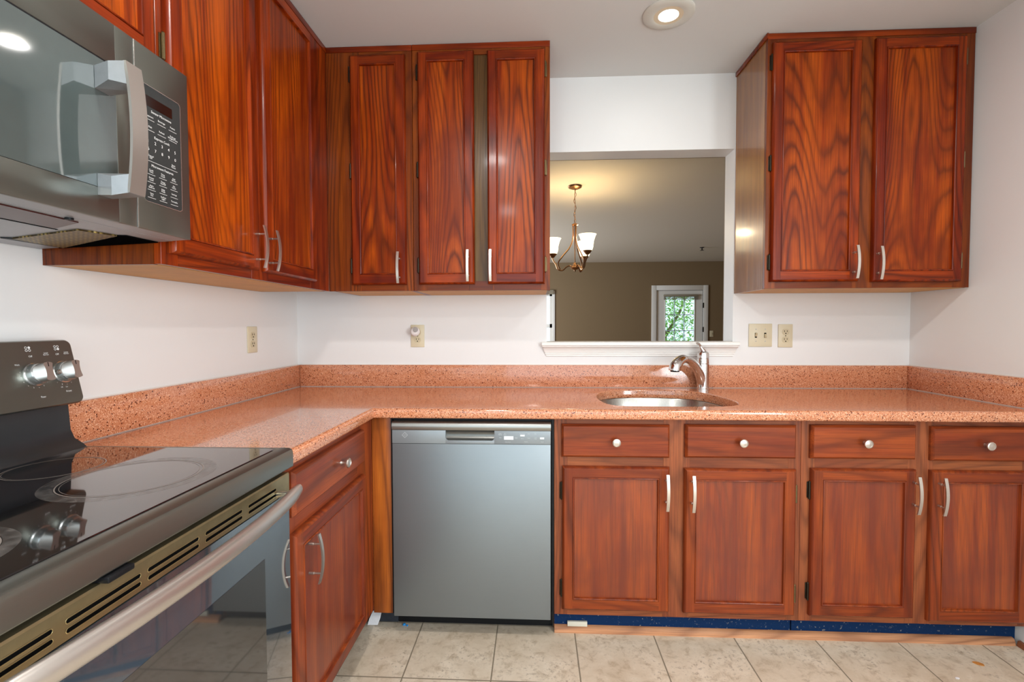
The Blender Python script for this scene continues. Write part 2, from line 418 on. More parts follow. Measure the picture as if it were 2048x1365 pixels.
# wall with the pass-through: kitchen leaf and dining leaf (a different paint each side)
b = MB()
for (y0, y1, mi, xa, xb) in ((0.0, 0.118, 0, -0.13, WX+0.13), (0.118, TH, 1, DX0, DX1)):
    b.box(xa, OX0, y0, y1, 0, HC, mat=mi); b.box(OX1, xb, y0, y1, 0, HC, mat=mi)
    b.box(OX0, OX1, y0, y1, 0, OZ0, mat=mi); b.box(OX0, OX1, y0, y1, OZ1, HC, mat=mi)
struct(b.build('wall_back', [m_wall, m_brown], sharp=None))
b = MB(); b.box(-0.12, 0, YR, 0.0, 0, HC); struct(b.build('wall_left', m_wall))
b = MB(); b.box(WX, WX+0.12, -2.45, 0.0, 0, HC); b.box(WX, WX+0.12, YR, -4.05, 0, HC); b.box(WX, WX+0.12, -4.05, -2.45, 0, 0.7); b.box(WX, WX+0.12, -4.05, -2.45, 2.0, HC); struct(b.build('wall_right', m_wall))  # unseen window opening made up to admit the added side lamp
b = MB(); b.box(-0.12, 0.3, YR-0.12, YR, 0, HC); b.box(2.8, WX+0.12, YR-0.12, YR, 0, HC)
b.box(0.3, 2.8, YR-0.12, YR, 0, 0.2); b.box(0.3, 2.8, YR-0.12, YR, 2.3, HC); struct(b.build('wall_rear', m_wall))  # rear opening invented to admit the added fill lamp
# window sill of the pass-through with stepped apron moulding
b = MB()
prof = [(0.117, 1.135), (-0.030, 1.135), (-0.034, 1.131), (-0.034, 1.119), (-0.029, 1.117), (-0.028, 1.111), (-0.024, 1.109),
        (-0.016, 1.099), (-0.013, 1.088), (-0.012, 1.082), (-0.009, 1.081), (-0.009, 1.074), (-0.006, 1.072), (-0.006, 1.063), (-0.0008, 1.061), (-0.0008, 1.117), (0.117, 1.1185)]
def taper(z): return 0.0 if z > 1.119 else (1.119 - z) * 0.40
loops = []
n = len(prof)
L = [(1.272 + taper(z) if y < 0 else 1.2985, y, z) for y, z in prof]; Rr = [(2.245 - taper(z) if y < 0 else 2.2215, y, z) for y, z in prof]
b.add(L + Rr, [tuple(range(n)), tuple(range(2*n-1, n-1, -1))] + [(i, (i+1) % n, n+(i+1) % n, n+i) for i in range(n)])
struct(b.build('trim_1', m_trimw, sharp=25))
# dining room beyond
b = MB(); b.box(DX0-0.12, DX0, TH, 3.6, 0, HC); b.box(DX0-0.12, DX0, 5.6, DY, 0, HC); b.box(DX0-0.12, DX0, 3.6, 5.6, 0, 0.4); b.box(DX0-0.12, DX0, 3.6, 5.6, 2.2, HC); struct(b.build('wall_dining_left', m_brown))  # out-of-view opening cut to admit the added dining fill
b = MB(); b.box(DX1, DX1+0.12, TH, DY, 0, HC); struct(b.build('wall_dining_right', m_brown))
DR = (3.60, 4.497, 0.0, 1.897); WN = (0.75, 1.565, 0.55, 1.84)
b = MB()
for xa, xb, za, zb in ((DX0-0.12, WN[0], 0, HC), (WN[0], WN[1], 0, WN[2]), (WN[0], WN[1], WN[3], HC), (WN[1], DR[0], 0, HC), (DR[0], DR[1], DR[3], HC), (DR[1], DX1+0.12, 0, HC)):
    b.box(xa, xb, DY, DY+0.12, za, zb)
struct(b.build('wall_far', m_brown, sharp=None))
# glazed door
d1 = thing('door_1', 'white glazed exterior door with grid panes on the far brown wall', 'door', (0, DY, 0)); d1['kind'] = 'structure'
b = MB(); cw = 0.095
b.box(DR[0]-cw, DR[0], -0.02, 0.0, 0, DR[3]+cw, 0.004); b.box(DR[1], DR[1]+cw, -0.02, 0.0, 0, DR[3]+cw, 0.004); b.box(DR[0], DR[1], -0.02, 0.0, DR[3], DR[3]+cw, 0.004)
b.build('casing', m_trimw, d1)
gx0, gx1, gz0, gz1 = 3.775, 4.335, 0.55, 1.77
b = MB(); x0, x1 = DR[0]+0.006, DR[1]-0.006
b.box(x0, gx0, 0.005, 0.045, 0.01, DR[3]-0.006); b.box(gx1, x1, 0.005, 0.045, 0.01, DR[3]-0.006)
b.box(gx0, gx1, 0.005, 0.045, 0.01, gz0); b.box(gx0, gx1, 0.005, 0.045, gz1, DR[3]-0.006)
for xa, xb, za, zb in ((gx0-0.012, gx0+0.004, gz0, gz1), (gx1-0.004, gx1+0.012, gz0, gz1), (gx0, gx1, gz0-0.012, gz0+0.004)):
    b.box(xa, xb, -0.004, 0.006, za, zb, 0.003)
sl = b.build('slab', m_trimw, d1)
b = MB(); b.box(gx0, gx1, 0.02, 0.026, gz0, gz1); b.build('pane', m_pane, sl)
b = MB()
for x in (3.953, 4.140): b.box(x-0.007, x+0.007, 0.012, 0.034, gz0, gz1)
for z in (1.418, 1.108, 0.80): b.box(gx0, gx1, 0.012, 0.034, z-0.007, z+0.007)
b.build('glazing_bars', simple('pale_blue_bars', (0.55, 0.62, 0.72), 0.5), sl)
b = MB(); b.box(3.735, 4.40, -0.035, 0.0, 1.775, 1.812, 0.004)
for k in range(9): b.box(3.74, 4.395, -0.032, -0.002, 1.712+k*0.007, 1.7155+k*0.007)
b.build('raised_blind', m_blind, d1)
b = MB()
for z in (1.60, 1.13, 0.35): b.box(DR[1]-0.008, DR[1]+0.010, -0.024, -0.0, z-0.05, z+0.05, 0.002)
b.build('hinges', m_black, d1)
b = MB(); b.box(x0-0.006, x0, -0.003, 0.004, 0, DR[3]); b.box(x1, x1+0.006, -0.003, 0.004, 0, DR[3]); b.box(x0, x1, -0.003, 0.004, DR[3]-0.006, DR[3]); b.build('gap', m_shadowgap, d1)
# window left of it
w1 = thing('window_1', 'white sash window at the left edge of the far brown wall', 'window', (0, DY, 0)); w1['kind'] = 'structure'
b = MB(); b.box(WN[0]-0.06, WN[0], -0.02, 0.0, WN[2]-0.06, WN[3]+0.06, 0.004); b.box(WN[1], WN[1]+0.055, -0.02, 0.0, WN[2]-0.06, WN[3]+0.06, 0.004)
b.box(WN[0], WN[1], -0.02, 0.0, WN[3], WN[3]+0.06, 0.004); b.box(WN[0]-0.08, WN[1]+0.08, -0.05, 0.0, WN[2]-0.06, WN[2], 0.004); b.build('window_frame', m_trimw, w1)
b = MB()
for za, zb, yy in ((WN[2], 1.21, 0.03), (1.20, WN[3], 0.06)):
    b.box(WN[0], WN[0]+0.045, yy, yy+0.03, za, zb); b.box(WN[1]-0.045, WN[1], yy, yy+0.03, za, zb); b.box(WN[0], WN[1], yy, yy+0.03, za, za+0.045); b.box(WN[0], WN[1], yy, yy+0.03, zb-0.04, zb)
sh = b.build('sash', m_trimw, w1)
b = MB(); b.box(WN[0]+.04, WN[1]-.04, 0.042, 0.046, WN[2]+.04, 1.2); b.box(WN[0]+.04, WN[1]-.04, 0.072, 0.076, 1.22, WN[3]-.03); b.build('pane', m_pane, sh)
b = MB(); b.box(WN[0]-0.02, WN[1]+0.03, -0.05, -0.02, 1.83, 1.915, 0.004); b.build('blind_headrail', m_blind, w1)
# things in the far room
t = thing('light_switch', 'ivory switch plate on the far brown wall right of the glazed door', 'switch', (4.665, DY, 1.045))
b = MB(); b.box(-0.036, 0.036, -0.006, 0, -0.06, 0.06, 0.002); b.build('plate', m_ivory, t)
b = MB(); b.box(-0.006, 0.006, -0.016, -0.006, -0.012, 0.012, 0.001); b.build('toggle', m_ivory2, t)
t = thing('sprinkler_head', 'small dark fire sprinkler head on the dining room ceiling', 'sprinkler', (3.886, 5.385, HC))
b = MB(); b.lathe([(0.035, 0), (0.03, -0.008), (0.01, -0.01), (0.008, -0.03), (0.012, -0.045)]); b.build('body', m_black, t)
b = MB(); b.lathe([(0.0, -0.045), (0.03, -0.046), (0.03, -0.049), (0, -0.049)]); b.build('deflector', m_black, t)
# garden seen through the far glass
t = thing('tree', 'sunlit leafy green tree outside the glazed door', 'tree', (4.7, 10.6, 0))
b = MB(); b.tube([(0, 0, -1), (0.05, 0, 0.6), (-0.1, 0.05, 1.6), (-0.5, 0.1, 2.6)], [0.05, 0.045, 0.03, 0.02]); b.tube([(0, 0.03, 0.9), (0.35, 0, 1.5), (0.7, 0.1, 2.3)], [0.05, 0.035, 0.02]); b.build('trunk', m_bark, t)
b = MB()
for k in range(9000):
    p = Vector((random.gauss(0, 0.75), random.gauss(0, 0.55), random.uniform(-0.7, 2.6)))
    s_ = random.uniform(0.03, 0.07); a = random.uniform(0, 2*PI); q = random.uniform(-0.9, 0.9)
    u = Vector((math.cos(a), math.sin(a)*0.6, math.sin(q))).normalized()*s_; v = u.cross(Vector((random.random()-.5, random.random()-.5, 1))).normalized()*s_*0.45
    b.add([p-u, p+v, p+u, p-v], [(0, 1, 2, 3)])
fo = b.build('foliage', m_leaf, t, sharp=None, fix=False); fo['kind'] = 'stuff'
b = MB(); b.box(-8, 14, DY+0.13, 40, -0.6, -0.5); struct(b.build('floor_outdoor_lawn', simple('lawn', (0.14, 0.25, 0.06), 0.9, noise=0.4, nscale=4)))

# ------------------------------------------------------------------ chandelier
CX, CY = 1.590, 1.875
ch = thing('chandelier', 'antique copper chandelier with lit bell glass shades hanging in the dining room', 'chandelier', (CX, CY, HC))
b = MB(); b.lathe([(0.012, -0.03), (0.03, -0.028), (0.058, -0.016), (0.062, -0.004), (0.055, 0.0)]); b.build('canopy', m_antique, ch)
b = MB(); z = -0.03
for k in range(10):
    c = Vector((0.004*math.sin(k*1.7), 0.003*math.cos(k), z-0.015)); a = k % 2
    pts = [c + Vector((0.008*math.cos(th) if a else 0, 0 if a else 0.008*math.cos(th), 0.019*math.sin(th))) for th in [2*PI*i/12 for i in range(13)]]
    b.tube(pts, 0.0018, 6, caps=False); z -= 0.0295
b.tube([(0.006, 0.004, -0.03), (-0.006, 0.004, -0.12), (0.008, 0, -0.2), (-0.006, 0.003, -0.26), (0, 0, -0.33)], 0.0022, 6)
b.build('chain', m_antique, ch)
b = MB(); b.lathe([(0.0, -0.325), (0.012, -0.33), (0.028, -0.338), (0.030, -0.344), (0.018, -0.35), (0.0, -0.352)])
b.lathe([(0.005, -0.70), (0.005, -0.35)], seg=10)
b.lathe([(0, -0.762), (0.006, -0.755), (0.009, -0.742), (0.03, -0.735), (0.042, -0.722), (0.036, -0.71), (0.020, -0.70), (0.012, -0.68), (0, -0.675)])
b.build('stem', m_antique, ch)
for (sx, sy) in SHADES:
    dx, dy = sx-CX, sy-CY; r = math.hypot(dx, dy); ux, uy = dx/r, dy/r
    def P(q, zz): return (ux*q, uy*q, zz)
    def smooth(pp, k=5):
        out = []
        for i in range(len(pp)-1):
            p0, p1, p2, p3 = [Vector(pp[max(0, min(len(pp)-1, j))]) for j in (i-1, i, i+1, i+2)]
            for s_ in range(k):
                u = s_/k; out.append(0.5*((2*p1)+(-p0+p2)*u+(2*p0-5*p1+4*p2-p3)*u*u+(-p0+3*p1-3*p2+p3)*u**3))
        out.append(Vector(pp[-1])); return out
    b = MB()
    b.tube(smooth([P(0.02, -0.725), P(0.045, -0.705), P(0.075, -0.715), P(0.11, -0.745), P(0.15, -0.735), P(0.17, -0.69), P(0.19, -0.66), P(r, -0.64), P(r, -0.63)]), 0.0065, 8)
    b.tube(smooth([P(0.018, -0.345), P(0.018, -0.46), P(0.045, -0.54), P(0.11, -0.62), P(0.148, -0.68), P(0.13, -0.735)]), 0.0115, 8, flat=0.6)
    b.build('arm', m_antique, ch)
    b = MB()
    prof = [(0.028, -0.605), (0.040, -0.595), (0.048, -0.57), (0.052, -0.53), (0.058, -0.495), (0.072, -0.468), (0.076, -0.462), (0.070, -0.468), (0.050, -0.53), (0.044, -0.58), (0.01, -0.60)]
    b.lathe(prof, (dx, dy, 0)); sh_ = b.build('glass_shade', m_shade, ch)
    b = MB(); b.lathe([(0.0, -0.635), (0.014, -0.632), (0.030, -0.612), (0.040, -0.598), (0.0, -0.598)], (dx, dy, 0)); b.build('shade_cup', m_antique, sh_)

# ------------------------------------------------------------------ ceiling downlights
for i, (x, y) in enumerate(CANS):
    if i: lab = 'added round recessed ceiling light, out of view over the kitchen floor'
    else: lab = 'round white recessed ceiling light above the sink'
    t = thing('ceiling_light', lab, 'ceiling light', (x, y, HC))
    if i: t['group'] = 'added ceiling lights out of view'  # unseen fixtures added to house the extra lamps
    b = MB(); b.lathe([(0.100, 0.0), (0.100, -0.004), (0.095, -0.008), (0.062, -0.012), (0.056, -0.009)], seg=48); b.build('trim_ring', m_ringpaint, t)
    b = MB(); b.lathe([(0.060, -0.0095), (0.052, -0.005)], seg=48); b.build('baffle', m_baffle, t)
    b = MB(); b.lathe([(0.0, -0.012), (0.030, -0.0115), (0.050, -0.007), (0.052, -0.004), (0, -0.004)], seg=40); b.build('lens', m_led, t)

# ------------------------------------------------------------------ cabinets
def rect_loop(x0, x1, z0, z1, d, y): return [(x0+d, y, z0+d), (x1-d, y, z0+d), (x1-d, y, z1-d), (x0+d, y, z1-d)]
def pull(parent, x, z, length=0.138, y0=-0.0, horizontal=False):
    """arched bar pull on two posts, standing off the door face"""
    b = MB(); hl = length/2; loops = []; N = 14
    for i in range(N+1):
        u = -1+2*i/N; zz = z+u*hl; out = 0.0285+0.011*(1-u*u); w = 0.0055; tk = 0.0022
        loops.append([(x-w, y0-out-tk, zz), (x+w, y0-out-tk, zz), (x+w, y0-out+tk, zz), (x-w, y0-out+tk, zz)])
    b.strip(loops, smooth=True)
    n = len(loops)*4; b.add(loops[0], [(3, 2, 1, 0)]); b.add(loops[-1], [(0, 1, 2, 3)])
    for s_ in (-1, 1):
        b.tube([(x, y0, z+s_*0.041), (x, y0-0.014, z+s_*0.041)], 0.0040, 10); b.tube([(x, y0-0.012, z+s_*0.041), (x, y0-0.0365, z+s_*0.041)], 0.0030, 10)
    o = b.build('handle', m_nickel, parent, sharp=40); o['label'] = 'arched satin nickel pull'; return o
def knob(parent, x, z, y0):
    b = MB(); b.lathe([(0.006, 0), (0.0052, 0.003), (0.0042, 0.010), (0.006, 0.017), (0.0150, 0.021), (0.0158, 0.024), (0.0150, 0.027), (0.0120, 0.0285), (0.0112, 0.0270), (0.0060, 0.0278), (0.0, 0.0285)], (x, y0, z), (0, -1, 0))
    o = b.build('knob', m_nickel, parent); o['label'] = 'round satin nickel knob'; return o
def hinge(parent, x, z, side, y0, mat):
    b = MB(); hh = 0.032
    xa, xb = (x-0.010, x-0.001) if side < 0 else (x+0.001, x+0.010)
    b.box(xa, xb, y0-0.0025, y0, z-hh*0.95, z+hh*0.95, 0.001)
    b.tube([(x+side*0.003, y0-0.007, z-hh), (x+side*0.003, y0-0.007, z+hh)], 0.0042, 8)
    for q in (-hh, hh): b.lathe([(0, -0.004), (0.003, -0.002), (0.0045, 0), (0.003, 0.002), (0, 0.004)], (x+side*0.003, y0-0.007, z+q), seg=8)
    b.build('hinge', mat, parent)
def door(parent, x0, x1, z0, z1, yf, mats, hinge_side, handle_x, handle_z, hz, bevel_bright=None, hmat=None):
    """framed door; yf = front of the face frame (local, negative y towards the room). mats: vertical, horizontal, panel"""
    th = 0.020; b = MB(); fr = yf-th
    b.strip([rect_loop(x0, x1, z0, z1, 0, yf), rect_loop(x0, x1, z0, z1, 0, yf-0.010), rect_loop(x0, x1, z0, z1, 0.003, yf-0.016), rect_loop(x0, x1, z0, z1, 0.008, fr)], mat=0, smooth=False)
    e, st, tr, br = 0.008, 0.039, 0.040, 0.043
    y = fr
    b.add([(x0+e, y, z0+e), (x0+st, y, z0+e), (x0+st, y, z1-e), (x0+e, y, z1-e)], [(0, 1, 2, 3)], 0)
    b.add([(x1-st, y, z0+e), (x1-e, y, z0+e), (x1-e, y, z1-e), (x1-st, y, z1-e)], [(0, 1, 2, 3)], 0)
    b.add([(x0+st, y, z1-tr), (x1-st, y, z1-tr), (x1-st, y, z1-e), (x0+st, y, z1-e)], [(0, 1, 2, 3)], 1)
    b.add([(x0+st, y, z0+e), (x1-st, y, z0+e), (x1-st, y, z0+br), (x0+st, y, z0+br)], [(0, 1, 2, 3)], 1)
    def il(d, yy): return [(x0+st+d, yy, z0+br+d), (x1-st-d, yy, z0+br+d), (x1-st-d, yy, z1-tr-d), (x0+st+d, yy, z1-tr-d)]
    b.strip([il(0, y), il(0.0006, y+0.002), il(0.0015, y-0.0015), il(0.0035, y-0.0025), il(0.0058, y-0.0012), il(0.0070, y+0.003), il(0.0080, y+0.009)], mat=0, smooth=True)
    dd = b.build('door', [mats[0], mats[1]], parent, sharp=40)
    b = MB(); p = il(0.0065, 0)
    b.box(p[0][0], p[1][0], fr+0.0075, fr+0.012, p[0][2], p[2][2]); b.build('panel', mats[2], dd)
    if handle_x is not None: pull(dd, handle_x, handle_z, y0=fr)
    hx = x0 if hinge_side < 0 else x1
    for z in hz: hinge(dd, hx, z, hinge_side, yf, hmat or m_bronze)
    return dd
def drawer(parent, x0, x1, z0, z1, yf, mat, kx=None):
    b = MB()
    b.strip([rect_loop(x0, x1, z0, z1, 0, yf), rect_loop(x0, x1, z0, z1, 0, yf-0.010), rect_loop(x0, x1, z0, z1, 0.003, yf-0.015), rect_loop(x0, x1, z0, z1, 0.008, yf-0.020)])
    e = 0.008; b.add([(x0+e, yf-0.02, z0+e), (x1-e, yf-0.02, z0+e), (x1-e, yf-0.02, z1-e), (x0+e, yf-0.02, z1-e)], [(0, 1, 2, 3)])
    o = b.build('drawer', mat, parent, sharp=20); knob(o, (x0+x1)/2 if kx is None else kx, (z0+z1)/2, yf-0.020); return o
def face_frame(parent, x0, x1, z0, z1, yf, stiles, rails, mats, t=0.019):
    b = MB()
    for xa, xb in stiles: b.box(xa, xb, yf, yf+t, z0, z1, 0.0007, 0, 1)
    xs = sorted(stiles)
    for za, zb in rails:
        for (a, bb) in zip(xs[:-1], xs[1:]): b.box(a[1], bb[0], yf+0.0002, yf+t, za, zb, 0, 1)
    return b.build('face_frame', mats, parent)
def carcass(parent, x0, x1, y0, z0, z1, mat, ybk=-0.001, t=0.012, mats=None):
    """open-fronted box: two sides, back, top, bottom"""
    b = MB()
    b.box(x0, x0+t, y0, ybk, z0, z1, 0, 0); b.box(x1-t, x1, y0, ybk, z0, z1, 0, 0)
    b.box(x0+t, x1-t, ybk-0.006, ybk, z0, z1, 0, 0); b.box(x0+t, x1-t, y0, ybk-0.006, z0, z0+t, 0, 1); b.box(x0+t, x1-t, y0, ybk-0.006, z1-t, z1, 0, 0)
    return b.build('carcass', mats or [mat, m_under], parent)
ZU0, ZU1 = 1.374, 2.451; YF = -0.319
UM = (wuv, wuh, wup); LM = (wlv, wlh, wlp)
def top_trim(parent, x0, x1, yf=YF, side=None):
    b = MB(); b.box(x0, x1, yf-0.003, yf, 2.428, 2.452, 0.0005)
    if side is not None: b.box(side-0.006, side-0.0005, yf-0.008, -0.002, 2.432, 2.452, 0.001)
    b.build('top_trim', wuh, parent)
def upper(name_label, cx0, cx1, x0, x1, stiles, doors, extra=None, side=None, loc=(0, 0, 0), rz=0, carc=None, z0=ZU0):
    t = thing('wall_cabinet', name_label, 'cabinet', loc, rz)
    carcass(t, cx0, cx1, YF+0.0195, z0, ZU1-0.001, carc or wuv)
    face_frame(t, x0, x1, z0+0.001, 2.450, YF, stiles, [(z0+0.001, z0+0.042), (2.405, 2.450)], [wsv, wsh])
    top_trim(t, x0, x1, side=side)
    for d in doors: door(t, *d)
    return t
HZ = (2.33, 1.907, 1.487)
# above the corner of the back wall
cab = upper('tall narrow single-door upper cabinet in the left corner of the back wall', 0.333, 0.697, 0.3112, 0.697, [(0.3112, 0.46), (0.655, 0.697)],
      [(0.422, 0.669, 1.402, 2.409, YF, UM, -1, 0.640, 1.474, HZ)])
cab = upper('two-door upper cabinet with olive centre stile left of the pass-through', 0.699, 1.304, 0.699, 1.304, [(0.699, 0.76), (0.94, 0.9475), (1.052, 1.06), (1.266, 1.304)],
      [(0.724, 0.973, 1.402, 2.416, YF, UM, -1, 0.946, 1.480, HZ), (1.031, 1.281, 1.402, 2.414, YF, UM, 1, 1.045, 1.480, HZ, None, m_brass)])
b = MB(); b.box(0.948, 1.0515, YF+0.009, YF+0.0185, 1.41, 2.405); o = b.build('centre_stile', wmid, cab); o['label'] = 'olive brown recessed centre stile'
# right-hand one
cab = upper('two-door upper cabinet in the right corner above the outlets', 2.226, 3.068, 2.226, 3.068, [(2.226, 2.27), (2.59, 2.675), (3.0, 3.068)],
      [(2.244, 2.607, 1.403, 2.410, YF, UM, -1, 2.581, 1.481, HZ), (2.662, 3.026, 1.400, 2.414, YF, UM, 1, 2.678, 1.476, HZ, None, m_brass)], side=2.226, carc=wside)
# left wall run; local x = world y, local -y = world +x
RZ = PI/2
def left_upper():
    t = thing('wall_cabinet', 'two-door upper cabinet on the left wall beside the microwave', 'cabinet', (0, 0, 0), RZ)
    yf = -0.311
    carcass(t, -1.291, -0.322, yf+0.0195, ZU0, ZU1-0.001, wsv)
    face_frame(t, 0, 0, ZU0+0.001, 2.450, yf, [(-1.291, -1.235), (-0.91, -0.81), (-0.50, -0.3195)], [(ZU0+0.001, ZU0+0.042), (2.405, 2.450)], [wuv, wuh])
    top_trim(t, -1.291, -0.322, yf=yf)
    door(t, -1.272, -0.888, 1.404, 2.41, yf, UM, -1, -0.915, 1.478, (2.33, 1.916, 1.487), hmat=m_brass)
    door(t, -0.853, -0.470, 1.404, 2.41, yf, UM, 1, -0.838, 1.476, HZ)
    t2 = thing('wall_cabinet', 'short upper cabinet directly above the microwave', 'cabinet', (0, 0, 0), RZ)
    carcass(t2, -2.10, -1.2925, yf+0.0195, 1.832, ZU1-0.001, wsv)
    face_frame(t2, 0, 0, 1.833, 2.450, yf, [(-2.10, -2.03), (-1.73, -1.68), (-1.345, -1.2925)], [(1.833, 1.865), (2.405, 2.450)], [wuv, wuh])
    top_trim(t2, -2.10, -1.2925, yf=yf)
    door(t2, -1.690, -1.312, 1.850, 2.41, yf, UM, 1, None, None, (2.30, 1.960), hmat=m_brass)
    door(t2, -2.085, -1.715, 1.850, 2.41, yf, UM, -1, None, None, (2.30, 1.960), hmat=m_brass)
left_upper()
# base units under the window run
YB = -0.610
def toe(t, x0, x1, lab):
    b = MB(); b.box(x0, x1, YB+0.052, YB+0.064, 0.0, 0.097); o = b.build('toe_kick', m_blue, t); o['label'] = lab
def base(label, x0, x1, mid, drs, dos, xc1=None):
    t = thing('base_cabinet', label, 'cabinet', (0, 0, 0))
    b = MB(); tt = 0.015; xr = xc1 or x1
    b.box(x0, x0+tt, YB+0.0195, -0.003, 0.097, 0.862); b.box(xr-tt, xr, YB+0.0195, -0.003, 0.097, 0.862); b.box(x0+tt, xr-tt, YB+0.0195, -0.003, 0.097, 0.11); b.box(x0+tt, xr-tt, -0.010, -0.003, 0.11, 0.862)
    b.box(x0, x0+tt, YB+0.065, -0.003, 0, 0.096); b.box(xr-tt, xr, YB+0.065, -0.003, 0, 0.096)
    b.build('carcass', wfv, t)
    face_frame(t, x0, x1, 0.097, 0.863, YB, [(x0, x0+0.05), mid, (x1-0.045, x1)], [(0.097, 0.135), (0.672, 0.725), (0.838, 0.863)], [wfv, wfh])
    for d in drs: drawer(t, *d)
    for d in dos: door(t, *d)
    toe(t, x0+0.002, x1-0.002, 'scuffed dark blue toe kick board'); return t
base('sink base cabinet with two drawers and two doors right of the dishwasher', 1.312, 2.233, (1.725, 1.825),
     [(1.339, 1.745, 0.717, 0.843, YB, wlh), (1.803, 2.209, 0.719, 0.845, YB, wlh)],
     [(1.342, 1.746, 0.124, 0.681, YB, LM, -1, 1.730, 0.595, (0.585, 0.205)), (1.801, 2.212, 0.122, 0.678, YB, LM, 1, 1.825, 0.592, (0.585, 0.205), None, m_brass)])
base('base cabinet with two drawers and two doors in the right corner', 2.234, 3.069, (2.62, 2.71),
     [(2.262, 2.637, 0.721, 0.847, YB, wlh), (2.692, 3.045, 0.717, 0.844, YB, wlh, 2.874)],
     [(2.266, 2.642, 0.124, 0.683, YB, LM, -1, 2.626, 0.598, (0.600, 0.215)), (2.693, 3.050, 0.115, 0.681, YB, LM, 1, 2.716, 0.595, (0.600, 0.215))])
# white card lying against the toe kick
b = MB(); b.box(1.366, 1.444, YB+0.040, YB+0.0505, 0.024, 0.043, 0.001); tag(b.build('plastic_card', simple('cream_plastic', (0.70, 0.66, 0.55), 0.5)), 'small cream plastic strip tucked against the blue toe kick', 'plastic strip')
# shoe moulding strips
b = MB(); pr = [(YB+0.051, 0.0), (YB+0.051, 0.026), (YB+0.042, 0.024), (YB+0.036, 0.015), (YB+0.034, 0.0)]
b.prism(pr, 'x', 1.314, 3.055); o = struct(b.build('trim_2', wshoe, sharp=60))
b = MB(); b.prism([(WX-0.001, 0.001), (WX-0.001, 0.022), (WX-0.010, 0.020), (WX-0.014, 0.001)], 'y', -4.4, YB+0.035); struct(b.build('baseboard_right', simple('reddish_oak_moulding', (0.22, 0.07, 0.03), 0.4, noise=0.3)))
# left base unit, local frame turned
t = thing('base_cabinet', 'single-door base cabinet with one drawer between range and corner', 'cabinet', (0, 0, 0), RZ)
yf = -0.600
b = MB(); b.box(-1.277, -1.262, yf+0.0195, -0.003, 0.0, 0.862); b.box(-0.70, -0.685, yf+0.0195, -0.003, 0.097, 0.862); b.box(-1.262, -0.70, -0.01, -0.003, 0.1, 0.862); b.box(-1.262, -0.70, yf+0.0195, -0.01, 0.097, 0.11); b.build('carcass', wfv, t)
face_frame(t, 0, 0, 0.097, 0.863, yf, [(-1.277, -1.215), (-0.765, -0.6108)], [(0.097, 0.14), (0.665, 0.745), (0.828, 0.863)], [wlv, wlh])
drawer(t, -1.2495, -0.735, 0.722, 0.842, yf, wlh, -0.955)
door(t, -1.249, -0.729, 0.124, 0.675, yf, (wlv, wlh, wlp), 1, -1.180, 0.582, (0.60, 0.20))
b = MB(); b.box(-1.277, -0.62, yf+0.055, yf+0.066, 0.0, 0.096); b.build('toe_kick', m_black, t)
# corner filler beside the dishwasher
t = thing('corner_filler', 'upright orange-brown wood filler panel between corner and dishwasher', 'filler panel', (0, 0, 0))
b = MB(); b.box(0.6005, 0.676, YB, YB+0.0185, 0.083, 0.864, 0.0007); b.box(0.6605, 0.676, YB+0.019, -0.01, 0.083, 0.864); b.build('panel', wfil, t)
b = MB(); b.box(0.546, 0.676, -0.534, -0.524, 0.0, 0.080); o = b.build('toe_kick', simple('dark_smeared_paint', (0.02, 0.025, 0.035), 0.5, noise=0.8, nscale=50), t)
b = MB(); vs2 = [(0.556, -0.562, 0.001), (0.597, -0.560, 0.001), (0.604, -0.552, 0.022), (0.606, -0.538, 0.044), (0.570, -0.538, 0.044), (0.560, -0.552, 0.020)]
b.add(vs2 + [(x+0.001, y+0.002, z+0.001) for x, y, z in vs2], [(0, 1, 2, 5), (2, 3, 4, 5), (6, 11, 8, 7), (8, 11, 10, 9)] + [(i, (i+1) % 6, 6+(i+1) % 6, 6+i) for i in range(6)])
tag(b.build('paper_scrap', m_paper), 'crumpled white paper scrap at the floor corner below the filler panel', 'paper')

# ------------------------------------------------------------------ worktop
ZB = 1.0176; ZC, ZT = 0.9042, 0.8655; XL, YFc, YEND = 0.6247, -0.652, -1.2805
ct = thing('countertop', 'L-shaped salmon pink speckled quartz worktop', 'countertop', (0, 0, 0))
raw = [(1.512, -0.303), (1.528, -0.225), (1.560, -0.160), (1.606, -0.118), (1.665, -0.096), (1.760, -0.088), (1.850, -0.092), (1.930, -0.112), (1.990, -0.155), (2.030, -0.225), (2.052, -0.320), (2.060, -0.420), (2.052, -0.485), (2.020, -0.535), (1.960, -0.560), (1.860, -0.568), (1.714, -0.570), (1.600, -0.566), (1.545, -0.540), (1.520, -0.475), (1.510, -0.390)]
def closed_spline(pts, k=4):
    out = []; n = len(pts)
    for i in range(n):
        p0, p1, p2, p3 = [Vector((*pts[(i+j) % n], 0)) for j in (-1, 0, 1, 2)]
        for s_ in range(k):
            u = s_/k; q = 0.5*((2*p1)+(-p0+p2)*u+(2*p0-5*p1+4*p2-p3)*u*u+(-p0+3*p1-3*p2+p3)*u**3); out.append((q.x, q.y))
    return out
hole = closed_spline(raw, 3)
def offset(loop, d):
    out = []; n = len(loop)
    ar = sum(loop[i][0]*loop[(i+1) % n][1]-loop[(i+1) % n][0]*loop[i][1] for i in range(n)); sgn = 1 if ar > 0 else -1
    for i in range(n):
        a = Vector(loop[i-1]); c = Vector(loop[(i+1) % n]); t_ = (c-a).normalized(); nrm = Vector((t_.y, -t_.x))*sgn
        out.append((loop[i][0]+nrm.x*d, loop[i][1]+nrm.y*d))
    return out
b = MB(); r = 0.012
